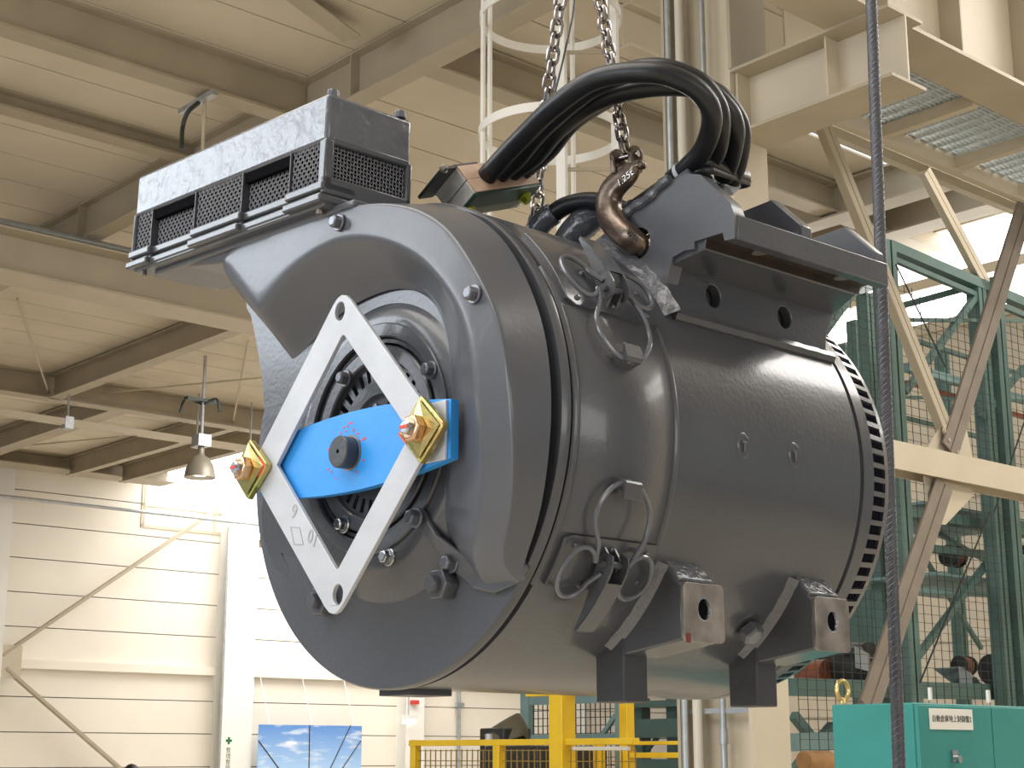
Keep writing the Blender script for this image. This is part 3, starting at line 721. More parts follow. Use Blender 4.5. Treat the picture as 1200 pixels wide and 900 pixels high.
# ---- yellow guard fence and caged gate under the motor
YD = 9.0
yb = at_d(660, 870, YD)
fence = thing('guard_fence', 'yellow square tube guard fence with wire mesh below the motor', 'fence', (yb.x, yb.y, FLOOR))
def yb_at(x, y): return at_a(x, y, yb.x)
def ypost(x, wpx, ytop, y=880, m='yellow', dA=0.0):
    P = at_a(x, y, yb.x + dA); w = wpx * YD / FOCAL_PX * 1.15
    T = at_a(x, ytop, yb.x + dA)
    MB().box((P.x - w / 2, P.y - w / 2, FLOOR), (P.x + w / 2, P.y + w / 2, T.z)).build('post', m, fence, bevel=.004)
ypost(487, 9, 867); ypost(585, 10, 868); ypost(659, 19, 812); ypost(735, 11, 818, dA=.3); ypost(702, 9, 868, dA=.2)
def yrail(x0, x1, y, h, dA=0.0):
    P, Q = at_a(x0, y, yb.x + dA), at_a(x1, y, yb.x + dA); z = P.z
    MB().box((P.x - .03, min(P.y, Q.y), z - h / 2), (P.x + .03, max(P.y, Q.y), z + h / 2)).build('rail', 'yellow', fence, bevel=.003)
yrail(483, 745, 871, .035); yrail(740, 802, 871, .02, .3); yrail(740, 802, 885, .03, .3); yrail(620, 745, 814, .025, .02)
mesh = MB(); P, Q = at_a(490, 890, yb.x), at_a(745, 890, yb.x)
b = Q.y
while b < P.y: mesh.box((yb.x - .003, b, FLOOR + .3), (yb.x + .003, b + .005, P.z + .06)); b += .05
for k in range(30): mesh.box((yb.x - .003, Q.y, P.z + .05 - k * .06), (yb.x + .003, P.y, P.z + .055 - k * .06))
ms = mesh.build('wire_mesh', 'wire_yellow', fence, smooth=False); ms['kind'] = 'stuff'
MB().bar(at_a(672, 877, yb.x - .1), at_a(737, 877, yb.x - .1), .02, .02).build('sliding_bar', 'pipe', fence)

gate = thing('mesh_gate', 'blue-green framed wire mesh gate behind the yellow post', 'gate', at_d(672, 880, 11.5) * 1.0)
ga = at_d(672, 850, 11.5).x
def gpt(x, y): return at_a(x, y, ga)
for x, w in ((618, .09), (729, .08)):
    P = gpt(x, 850); MB().box((ga - .03, P.y - w / 2, FLOOR), (ga + .03, P.y + w / 2, 1.0)).build('post', 'rackgrey', gate, smooth=False)
for y in (866, 822):
    P, Q = gpt(612, y), gpt(733, y); MB().box((ga - .02, Q.y, P.z - .03), (ga + .02, P.y, P.z + .03)).build('rail', 'rackgrey', gate, smooth=False)
MB().bar(gpt(722, 838), gpt(680, 900), .03, .03).build('brace', 'rackgrey', gate, smooth=False)
mesh = MB(); P, Q = gpt(625, 866), gpt(722, 866)
b = Q.y
while b < P.y: mesh.box((ga - .003, b, FLOOR), (ga + .003, b + .006, .9)); b += .05
for k in range(44): mesh.box((ga - .003, Q.y, -1.5 + k * .055), (ga + .003, P.y, -1.495 + k * .055))
ms = mesh.build('wire_mesh', 'wire', gate, smooth=False); ms['kind'] = 'stuff'
# second rack glimpsed between gate and column
r2 = thing('low_rack', 'dark green rack glimpsed between the yellow fence and the column', 'rack', at_d(770, 880, 12.5))
r2a = at_d(770, 880, 12.5).x
for x in (752, 792):
    P = at_a(x, 860, r2a); MB().box((r2a - .05, P.y - .05, FLOOR), (r2a + .05, P.y + .05, 2.0)).build('post', 'rack', r2, smooth=False)
for y, h in ((826, .05), (854, .14), (897, .1)):
    P, Q = at_a(738, y, r2a - .1), at_a(815, y, r2a - .1); MB().box((r2a - .15, Q.y, P.z - h / 2), (r2a + .2, P.y, P.z + h / 2)).build('shelf_beam', 'rack', r2, smooth=False)
MB().bar(at_a(795, 835, r2a), at_a(745, 895, r2a), .03, .03).build('brace', 'rack', r2, smooth=False)
# machine under tarpaulin
P = at_d(592, 868, 10.5)
tm = thing('covered_machine', 'small dark machine under an olive tarpaulin behind the fence', 'machine', (P.x, P.y, FLOOR))
MB().box((P.x - .12, P.y - .12, FLOOR), (P.x + .12, P.y + .12, P.z + .08)).build('body', 'dark', tm, bevel=.01)
bm_rows = []
for i in range(9):
    t = i / 8; r = .145 * (1 - t ** 1.6) + .012; bm_rows.append([(P.x + .05 * t + r * math.cos(a_ * PI / 8) * (1 + .14 * (1 - t) * math.sin(a_ * PI * .75)), P.y - .07 * t + r * math.sin(a_ * PI / 8) * (1 + .14 * (1 - t) * math.cos(a_ * PI * .5)), P.z + .03 * math.sin(a_ * PI * .375) * (1 - t) + .175 * t) for a_ in range(17)])
MB().grid(bm_rows).build('tarpaulin', 'tarp', tm, angle=80)
P = at_d(640, 893, 10.2)
tag(MB().box((P.x - .3, P.y - .25, FLOOR), (P.x + .3, P.y + .25, P.z + .1)).build('dark_crate', 'dark', bevel=.01), 'dark crate standing behind the yellow mesh', 'crate')
tag(MB().cyl(at_d(573, 866, 10.2) - Vector((0, 0, .6)), at_d(573, 860, 10.2), .025, n=12).build('metal_canister', 'sheet'), 'small silver canister left of the covered machine', 'canister')

# person by the left wall: only the top of the head shows above the frame edge
def person(px, py, d):
    top = at_d(px, py, d); h = top.z - FLOOR; base = Vector((top.x, top.y, FLOOR))
    t = thing('person', 'person with dark hair by the left wall, only head top showing', 'person', base)
    s = h / 1.7
    J = {'pelvis': (0, 0, .92, .13), 'chest': (0, 0, 1.25, .15), 'neck': (0, 0, 1.43, .055), 'head': (0, .01, 1.56, .09), 'headtop': (0, .01, 1.63, .075)}
    E_ = [('pelvis', 'chest'), ('chest', 'neck'), ('neck', 'head'), ('head', 'headtop')]
    for sx, n_ in ((-1, 'l'), (1, 'r')):
        J['hip' + n_] = (sx * .09, 0, .86, .09); J['knee' + n_] = (sx * .10, -.01, .47, .06); J['ankle' + n_] = (sx * .10, .02, .08, .042); J['toe' + n_] = (sx * .11, -.14, .03, .035)
        J['sh' + n_] = (sx * .18, 0, 1.36, .06); J['el' + n_] = (sx * .23, .02, 1.08, .045); J['wr' + n_] = (sx * .24, -.03, .84, .032); J['ha' + n_] = (sx * .24, -.05, .74, .03)
        E_ += [('pelvis', 'hip' + n_), ('hip' + n_, 'knee' + n_), ('knee' + n_, 'ankle' + n_), ('ankle' + n_, 'toe' + n_), ('chest', 'sh' + n_), ('sh' + n_, 'el' + n_), ('el' + n_, 'wr' + n_), ('wr' + n_, 'ha' + n_)]
    keys = list(J); me = bpy.data.meshes.new('body')
    me.from_pydata([Vector(J[k][:3]) * s for k in keys], [(keys.index(a), keys.index(b)) for a, b in E_], [])
    o = bpy.data.objects.new('body', me); C.objects.link(o); o.parent = t; ORG[o] = ORG[t]
    m_ = o.modifiers.new('skin', 'SKIN')
    for i, k in enumerate(keys):
        me.skin_vertices[0].data[i].radius = (J[k][3] * s, J[k][3] * s)
    me.skin_vertices[0].data[0].use_root = True
    sb_ = o.modifiers.new('sub', 'SUBSURF'); sb_.levels = sb_.render_levels = 2; me.materials.append(M['cloth'])
    mb = MB(); rows = []
    for i in range(7):
        th = PI * i / 6 * .62; rows.append([(base.x + .098 * s * math.sin(th) * math.cos(q * PI / 8), base.y + .01 + .108 * s * math.sin(th) * math.sin(q * PI / 8), base.z + s * (1.60 + .10 * math.cos(th))) for q in range(17)])
    mb.grid(rows).build('hair', 'hair', t, angle=80)
person(155, 895, 19.0)
# ================================================================== THE MOTOR (frame: x across the face, y along the shaft, z up)
motor = thing('electric_motor', 'large dark grey industrial electric motor hanging from two chains', 'motor', (0, 0, 0), MOTOR)
def cp(r, y, deg): a = math.radians(deg); return Vector((r * math.cos(a), y, r * math.sin(a)))
# barrel
MB().lathe([(.02, .017), (.301, .017), (.301, .0212), (.309, .0225), (.309, .30), (.309, .570), (.303, .572), (.303, .578), (.307, .580)], n=160).build('barrel', 'paint', motor)
# slotted ring at the far end
NS = 96
ring = MB().lathe([(.303, .578), (.308, .580), (.308, .603), (.300, .603), (.300, .578)], n=NS * 2).lathe([(.303, .637), (.301, .648), (.28, .652), (.02, .652)], n=NS * 2).lathe([(.303, .637), (.295, .637), (.295, .648)], n=NS * 2)
for i in range(NS):
    a0 = 360 / NS * i; rows = []
    for k in range(3):
        a = a0 + 1.35 * k / 2; rows.append([cp(.295, .602, a), cp(.3075, .602, a), cp(.3035, .638, a), cp(.293, .638, a), cp(.295, .602, a)])
    ring.grid(rows)
    ring.add([cp(.295, .602, a0), cp(.3075, .602, a0), cp(.3035, .638, a0), cp(.293, .638, a0)], [(0, 1, 2, 3)])
    ring.add([cp(.295, .602, a0 + 1.35), cp(.3075, .602, a0 + 1.35), cp(.3035, .638, a0 + 1.35), cp(.293, .638, a0 + 1.35)], [(3, 2, 1, 0)])
ring = ring.build('vent_ring', 'paint', motor)
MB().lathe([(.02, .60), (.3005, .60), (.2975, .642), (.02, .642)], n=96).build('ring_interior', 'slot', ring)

# front flange with dished face
flange = MB().lathe([(.301, .0215), (.301, .0145), (.3105, .013), (.3105, .003), (.3085, .000), (.2055, .000), (.202, -.0015), (.170, -.0255), (.165, -.0285), (.150, -.030), (.146, -.030), (.130, -.030)], n=160).build('end_flange', 'paint', motor)
# bearing cover: raised ring, groove, inner disc, slotted ring
MB().lathe([(.1478, -.028), (.1475, -.0325), (.146, -.034), (.131, -.034), (.129, -.032), (.129, -.010)], n=128).build('bearing_ring', 'paint', flange)
MB().lathe([(.128, -.026), (.1275, -.028), (.1225, -.028), (.122, -.012), (.119, -.012)], n=128).build('groove_ring', 'paint_dark', flange)  # dark ring set down in the groove
MB().lathe([(.119, -.012), (.119, -.030), (.117, -.032), (.102, -.032), (.100, -.030), (.100, -.024), (.097, -.024)], n=128).build('inner_ring', 'paint', flange)
sl = MB(); n_ = 34
for i in range(n_):
    a0 = 360 / n_ * i
    for k in range(5):
        a, b = a0 + 5.6 * k / 5, a0 + 5.6 * (k + 1) / 5
        sl.add([cp(.077, -.024, a), cp(.0955, -.024, a), cp(.0955, -.024, b), cp(.077, -.024, b)], [(0, 1, 2, 3)])
    for a in (a0, a0 + 5.6): sl.add([cp(.077, -.024, a), cp(.0955, -.024, a), cp(.0955, -.012, a), cp(.077, -.012, a)], [(0, 1, 2, 3)])
sl.lathe([(.077, -.012), (.077, -.024), (.058, -.024), (.055, -.018), (.050, -.018), (.02, -.018)], n=128).lathe([(.0975, -.012), (.0975, -.024), (.0955, -.024), (.0955, -.012)], n=128)
slots = sl.build('slotted_disc', 'paint', flange, smooth=True)
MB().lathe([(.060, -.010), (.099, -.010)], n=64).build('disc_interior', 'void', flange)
for i in range(8):
    a = 22 + 45 * i; p = cp(.043, -.018, a)
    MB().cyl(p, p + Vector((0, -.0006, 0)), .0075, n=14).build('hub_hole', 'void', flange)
    MB().cyl(cp(.040, -.018, a + 22), cp(.040, -.030, a + 22), .005, n=12).build('hub_stud', 'steel', flange)

# flat backing plate on the left below the intake duct
def face(w): return lambda u, v: Vector((u, w, v))
pl = [(-.20, -.17), (-.255, -.14), (-.279, -.095), (-.276, -.063), (-.267, -.04), (-.260, -.02), (-.2585, .03), (-.263, .09), (-.272, .132), (-.288, .18), (-.306, .226), (-.318, .240), (-.325, .285), (-.1, .30), (0, .28), (.15, .2), (.17, .05), (.1, -.11), (-.03, -.15), (-.14, -.14), (-.24, -.12)]
pw = lambda v: -.022 * max(0, min(1, (v + .13) / .13))
MB().plate(pl, [circle(0, 0, .140, 48)], lambda u, v: Vector((u, pw(v), v)), lambda u, v: Vector((u, pw(v) + .03, v))).build('backing_plate', 'paint', flange, bevel=.010, seg=4)

# scroll casing: inner foot, raised inner edge, outer rim, back edge
rows_def = [ # F(u,v,w), I(u,v,w), O(u,v,w), B(u,v,w)
 ((.135, -.150, -.004), (.185, -.200, -.004), (.240, -.198, -.004), (.250, -.195, .000)),
 ((.133, -.146, -.010), (.190, -.178, -.030), (.238, -.180, -.030), (.247, -.185, -.006)),
 ((.135, -.125, -.022), (.215, -.148, -.048), (.262, -.150, -.042), (.272, -.150, -.010)),
 ((.142, -.090, -.030), (.238, -.110, -.060), (.284, -.112, -.052), (.291, -.112, -.013)),
 ((.152, -.031, -.032), (.252, -.050, -.072), (.299, -.055, -.065), (.303, -.055, -.014)),
 ((.158, .020, -.032), (.256, .010, -.082), (.304, .005, -.076), (.308, .005, -.014)),
 ((.158, .070, -.032), (.248, .065, -.085), (.297, .072, -.080), (.300, .072, -.014)),
 ((.148, .113, -.031), (.227, .115, -.085), (.274, .120, -.081), (.282, .122, -.014)),
 ((.127, .150, -.030), (.189, .158, -.085), (.238, .172, -.081), (.252, .178, -.014)),
 ((.102, .172, -.030), (.147, .196, -.085), (.198, .222, -.081), (.212, .228, -.014)),
 ((.062, .192, -.030), (.079, .231, -.086), (.135, .262, -.082), (.145, .274, -.014)),
 ((.015, .200, -.030), (.012, .250, -.088), (.065, .283, -.086), (.070, .300, -.010)),
 ((-.039, .198, -.030), (-.052, .249, -.090), (.015, .290, -.090), (.015, .305, .005)),
 ((-.095, .188, -.028), (-.112, .234, -.090), (-.10, .305, -.090), (-.10, .325, .030)),
 ((-.140, .170, -.027), (-.150, .214, -.090), (-.22, .312, -.090), (-.22, .330, .030)),
 ((-.180, .150, -.026), (-.178, .199, -.090), (-.278, .296, -.090), (-.31, .330, .030)),
 ((-.198, .146, -.025), (-.190, .194, -.086), (-.293, .281, -.086), (-.33, .292, .020)),
 ((-.203, .146, -.023), (-.232, .174, -.026), (-.318, .245, -.024), (-.325, .255, .000)),
 ((-.204, .146, -.018), (-.236, .176, -.010), (-.316, .246, .000), (-.322, .254, .010)),
]
grid_rows = []
for F_, I_, O_, B_ in rows_def:
    F_, I_, O_, B_ = [Vector((q[0], q[2], q[1])) for q in (F_, I_, O_, B_)]
    inn = F_ + (F_ - I_).normalized() * .012; inn.y = F_.y + .004
    grid_rows.append([inn, F_, F_.lerp(I_, .22), F_.lerp(I_, .80), I_, I_.lerp(O_, .20), I_.lerp(O_, .92), O_, O_.lerp(B_, .07), O_.lerp(B_, .85), B_])
scroll = MB().grid(grid_rows).build('scroll_casing', 'paint_satin', motor, subsurf=2, angle=60)
# flared collar under the filter box
MB().hexa([(-.285, -.084, .285), (-.292, -.084, .290), (-.36, .02, .29), (-.30, .02, .26), (-.20, -.088, .318), (-.462, -.088, .318), (-.452, .025, .318), (-.2, .025, .318)]).build('duct_flare', 'paint_satin', scroll, bevel=.006, seg=3)
MB().hexa([(-.465, -.092, .309), (.03, -.092, .286), (.03, .03, .286), (-.465, .03, .309), (-.465, -.092, .317), (.03, -.092, .296), (.03, .03, .296), (-.465, .03, .317)]).build('duct_flange', 'paint_satin', scroll, bevel=.003)
for u, v, w in ((-.002, .272, -.090), (.253, .122, -.083)):
    hexhead(MB(), (u, w, v), (.0, -1, 0), .0085, .013).build('bolt', 'bolt', scroll, bevel=.001)
# thin mounting tab of the scroll with bolts
tab = [(.090, -.106), (.108, -.101), (.125, -.135), (.16, -.165), (.24, -.165), (.255, -.182), (.235, -.200), (.20, -.208), (.165, -.20), (.13, -.178), (.098, -.128)]
tw = lambda v: -.003 - .034 * max(0, min(1, (v + .168) / .052))
MB().plate(tab, [], lambda u, v: Vector((u, tw(v) - .004, v)), lambda u, v: Vector((u, tw(v) + .006, v))).build('mounting_tab', 'paint', scroll, bevel=.003, seg=2)
for u, v in ((.102, -.113), (.129, -.167)):
    hexhead(MB(), (u, tw(v) - .004, v), (0, -1, 0), .0095, .014).build('bolt', 'bolt', scroll, bevel=.001)
for u, v, w in ((.118, .066, -.034), (-.058, .087, -.032), (-.053, -.104, -.032), (.036, -.153, -.029)):
    hexhead(MB(), (u, w, v), (0, -1, 0), .0085, .013).build('bolt', 'steel' if v < -.1 else 'bolt', flange, bevel=.001)
for u, v in ((.113, -.191), (-.127, -.194)):
    p = Vector((u, 0, v)); mb = MB().tube([p, p + Vector((0, -.018, 0)), p + Vector((0, -.020, 0))], [.0205, .0205, .019], 6)
    nb = mb.build('large_nut', 'paint', flange, bevel=.0012)
    mb = MB().lathe([(.0005, -.030), (.009, -.030), (.0105, -.027), (.0105, -.02)], (u, v), 24).build('stud_end', 'paint', nb)

# filter box, tilted by 2.7 degrees
TH = math.radians(-2.7); bu, bv = -.012, .298
def bx_(x, w, z):   # x leftwards is negative from the right edge, z up from the bottom
    return Vector((bu + x * math.cos(TH) - z * math.sin(TH), w, bv + x * math.sin(TH) + z * math.cos(TH)))
def bbox(mb, x0, x1, w0, w1, z0, z1):
    return mb.hexa([bx_(x0, w0, z0), bx_(x1, w0, z0), bx_(x1, w1, z0), bx_(x0, w1, z0), bx_(x0, w0, z1), bx_(x1, w0, z1), bx_(x1, w1, z1), bx_(x0, w1, z1)])
BL = .492
fb = MB(); bbox(fb, -BL, 0, -.110, .028, .083, .148)
filt = fb.build('filter_box', 'paint_lumpy', motor, bevel=.005, seg=3)
zones = [(-.492, -.438, 1), (-.438, -.316, 0), (-.316, -.193, 1), (-.193, -.078, 0), (-.078, 0, 1)]
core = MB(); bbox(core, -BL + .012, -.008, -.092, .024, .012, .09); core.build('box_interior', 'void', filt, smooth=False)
lip = MB(); wires = MB()
for x0, x1, out in zones:
    d = -.112 if out else -.104
    bbox(lip, x0 - .003, x1 + .003, d - .003, -.06, .016, .028)          # upper lip rail
    bbox(lip, x0 - .003, x1 + .003, d - .006, -.06, .000, .011)          # lower lip rail
    bbox(lip, x0, x1, d + .004, -.06, .006, .02)
    if x1 < 0 or out: 
        pass
    x = x0 + .003
    i = 0
    while x < x1 - .002:
        pts = []
        for k in range(11):
            z = .028 + k * .0056; pts.append(bx_(x, d + .006 + (.0008 if (k + i) % 2 else -.0008), z))
        wires.tube(pts, .0009, 4, caps=False); x += .0052; i += 1
    for k in range(10):
        z = .031 + k * .0056; pts = []; x = x0; i = 0
        while x <= x1 + .0001:
            pts.append(bx_(x, d + .006 + (-.0008 if (k + i) % 2 else .0008), z)); x += .0052; i += 1
        wires.tube(pts, .0010, 4, caps=False)
# right end screen
x = -.099; i = 0
while x < .022:
    wires.tube([bx_(-.004 + (.0012 if (k + i) % 2 else -.0012), x, .036 + k * .0052) for k in range(10)], .0010, 4, caps=False); x += .0054; i += 1
for k in range(10):
    wires.tube([bx_(-.004 + (-.0012 if (k + i) % 2 else .0012), -.100 + .0054 * i, .036 + k * .0052) for i in range(23)], .0010, 4, caps=False)
g = wires.build('wire_screen', 'wiremesh', filt); g['kind'] = 'stuff'
bbox(lip, -.012, .003, -.112, -.098, .016, .086)          # right corner post
bbox(lip, -BL, -BL + .006, -.112, .028, .01, .086)
bbox(lip, -.006, .003, .020, .030, .016, .086); bbox(lip, -.006, .003, -.112, .030, .012, .036); bbox(lip, -.006, .003, -.10, .026, .080, .09)
bbox(lip, -BL, 0, .0, .03, .0, .03)
lip.build('box_rails', 'paint', filt, bevel=.0025, seg=2)
bt = MB(); bbox(bt, -BL + .004, .0, -.108, .032, -.004, .010); bt.build('base_tray', 'paint', filt, bevel=.003)
for x0, x1, out in zones:
    if not out:
        m_ = MB(); bbox(m_, x0 - .002, x1 + .002, -.1072, -.09, .069, .0835); m_.build('hood_shade', 'void', filt, smooth=False)  # black box stands in for the deep shade under the hood
        for xe in (x0, x1): m_ = MB(); bbox(m_, xe - .001, xe + .001, -.1108, -.095, .028, .084); m_.build('zone_edge', 'paint_dark', filt, smooth=False)
for x, w in ((-.012, -.095), (-.006, .012)):
    p = bx_(x, w, .148); mb = MB().cyl(p, p + Vector((0, 0, .010)), .0085, n=8); mb.build('cap_bolt', 'bolt', filt, bevel=.001)
for x in (-.02, -.47): 
    p = bx_(x, -.10, -.004); MB().cyl(p, p - Vector((0, 0, .006)), .005, n=8).build('under_bolt', 'raw', filt)

# shaft lock: diamond plate, blue bar, clamp washers
DW = -.083
def rhomb(cx, cz, hx, hz, r=.012, n=4):
    pts = []
    vs = [(cx + hx, cz), (cx, cz + hz), (cx - hx, cz), (cx, cz - hz)]
    for i in range(4):
        p, a, b = Vector(vs[i]), Vector(vs[i - 1]), Vector(vs[(i + 1) % 4])
        u, v = (a - p).normalized(), (b - p).normalized(); t = r * (1.0 if i % 2 else .4)
        p0, p1 = p + u * t, p + v * t
        for k in range(n + 1):
            s = k / n; pts.append(tuple((p0 * (1 - s) + p * s) * (1 - s) + (p * (1 - s) + p1 * s) * s))
    return pts
cz = -.0225
outer = rhomb(-.003, cz, .196, .210, .026)
inner = rhomb(0.002, cz, .138, .149, .006)
dp = MB().plate(outer, [inner, circle(-.006, .157, .0105, 20, .0125), circle(.005, -.200, .0105, 20, .0125)], face(DW), face(DW + .006)).build('diamond_plate', 'plate', motor, bevel=.0008)
text('lettering', '9', .026, (-.092, DW - .0004, -.089), (1, 0, -.25), (.25, 0, 1), 'grey_ink', dp, .0002)
text('lettering', '01', .024, (-.050, DW - .0004, -.127), (.85, 0, -.55), (.4, 0, 1), 'grey_ink', dp, .0002)
mb = MB(); sq = [(-.099, -.107), (-.079, -.110), (-.070, -.132), (-.090, -.130)]
for i in range(4):
    a, b = sq[i], sq[(i + 1) % 4]; mb.bar((a[0], DW - .0003, a[1]), (b[0], DW - .0003, b[1]), .0012, .0006, up=(0, 1, 0))
mb.build('engraved_square', 'grey_ink', dp, smooth=False)
# blue bar (bulging in the middle) behind the diamond
bw = DW + .010
top, bot = [], []
for i in range(17):
    t = i / 16; u = -.185 + t * (.201 + .185); bulge = .050 - .017 * ((u - .01) / .2) ** 2
    if u < -.13: bulge = .033
    top.append((u, -.024 + bulge)); bot.append((u, -.024 - bulge))
bar = MB().plate(top + bot[::-1], [], face(bw), face(bw + .012)).build('blue_bar', 'blue', motor, bevel=.001)
MB().box((.150, DW + .006, -.060), (.196, bw, .010)).build('packing_plate', 'plate', motor, bevel=.001)
for i in range(26):
    a, r = random.uniform(0, 2 * PI), random.uniform(.03, .045); u, v = .006 + r * math.cos(a) * .9 - .004, -.027 + r * math.sin(a)
    if v > .01 and u > .03: continue
    MB().obox((u, bw - .0002, v), (random.uniform(.0008, .0022), 0, random.uniform(-.001, .001)), (0, .0002, 0), (0, 0, random.uniform(.0006, .0014))).build('red_scratch', 'red', bar, smooth=False)
MB().lathe([(.001, bw - .016), (.003, bw - .018), (.0185, bw - .018), (.020, bw - .016), (.020, bw), (.001, bw)], (.008, -.026), 40).build('centre_pin', 'paint_dark', bar)
MB().cyl((.008, bw - .0184, -.026), (.008, bw - .0178, -.026), .0022, n=12).build('centre_hole', 'void', bar)
MB().lathe([(.020, bw - .001), (.0225, bw - .001), (.0225, bw)], (.010, -.026), 40).build('pin_collar', 'raw', bar)
def clamp(cx, cz, red_right, tilt):
    # folded rhombus washer with hexagon nut; the fold stands proud along the vertical diagonal
    hx, hz, w0 = .040, .040, DW
    pts = [(cx - hx, w0 - .002, cz), (cx, w0 - .003, cz + hz), (cx + hx, w0 - .002, cz), (cx, w0 - .003, cz - hz)]
    f = MB(); t = .009
    top_ = [Vector(p) + Vector((0, -t, 0)) for p in pts]; mid = Vector((cx, w0 - .014, cz))
    q = MB().plate([(cx + hx * a, cz + hz * b) for a, b in ((-1, 0), (-.08, .93), (0, 1), (.08, .93), (1, .08), (1.02, 0), (1, -.08), (.08, -.93), (0, -1), (-.08, -.93))], [], face(w0 - .010), face(w0 - .001))
    wsh = q.build('clamp_washer', 'gold', motor, bevel=.0012)
    mb = MB().add([top_[0] + Vector((.004, 0, 0)), top_[1] - Vector((0, 0, .005)), top_[2] - Vector((.004, 0, 0)), top_[3] + Vector((0, 0, .005)), mid + Vector((-.010, 0, .012)), mid + Vector((.010, 0, .012)), mid + Vector((.010, 0, -.012)), mid + Vector((-.010, 0, -.012))],
                  [(0, 1, 4), (0, 4, 7), (0, 7, 3), (1, 5, 4), (1, 2, 5), (2, 6, 5), (2, 3, 6), (3, 7, 6), (4, 5, 6, 7)])
    mb.build('raised_seat', 'gold', wsh, smooth=False)
    p = Vector((cx, w0 - .014, cz)); d = Vector((tilt, -1, 0)).normalized()
    MB().tube([p, p + d * .011, p + d * .013], [.0165, .0165, .014], 6).build('hex_nut', 'copper', wsh, bevel=.001)
    MB().tube([p + d * .010, p + d * .018, p + d * .020], [.0085, .0085, .0065], 20).build('bolt_end', 'steel', wsh)
    MB().obox(p + d * .0204, (.007, 0, 0), (0, .0004, 0), (0, 0, .0018)).build('red_stripe', 'red', wsh, smooth=False)
    sx = 1 if red_right else -1
    MB().add([(cx + sx * hx, w0 - .0105, cz), (cx + sx * hx * .62, w0 - .0105, cz + hz * .36), (cx + sx * hx * .62, w0 - .0105, cz - hz * .36), (cx + sx * hx * 1.01, w0 - .001, cz), (cx + sx * hx * .64, w0 - .001, cz + hz * .36), (cx + sx * hx * .64, w0 - .001, cz - hz * .36)],
             [(0, 1, 2), (0, 3, 4, 1), (0, 2, 5, 3)]).build('red_corner', 'red', wsh, smooth=False)
clamp(.170, -.0235, False, 0); clamp(-.186, -.0225, True, 0)

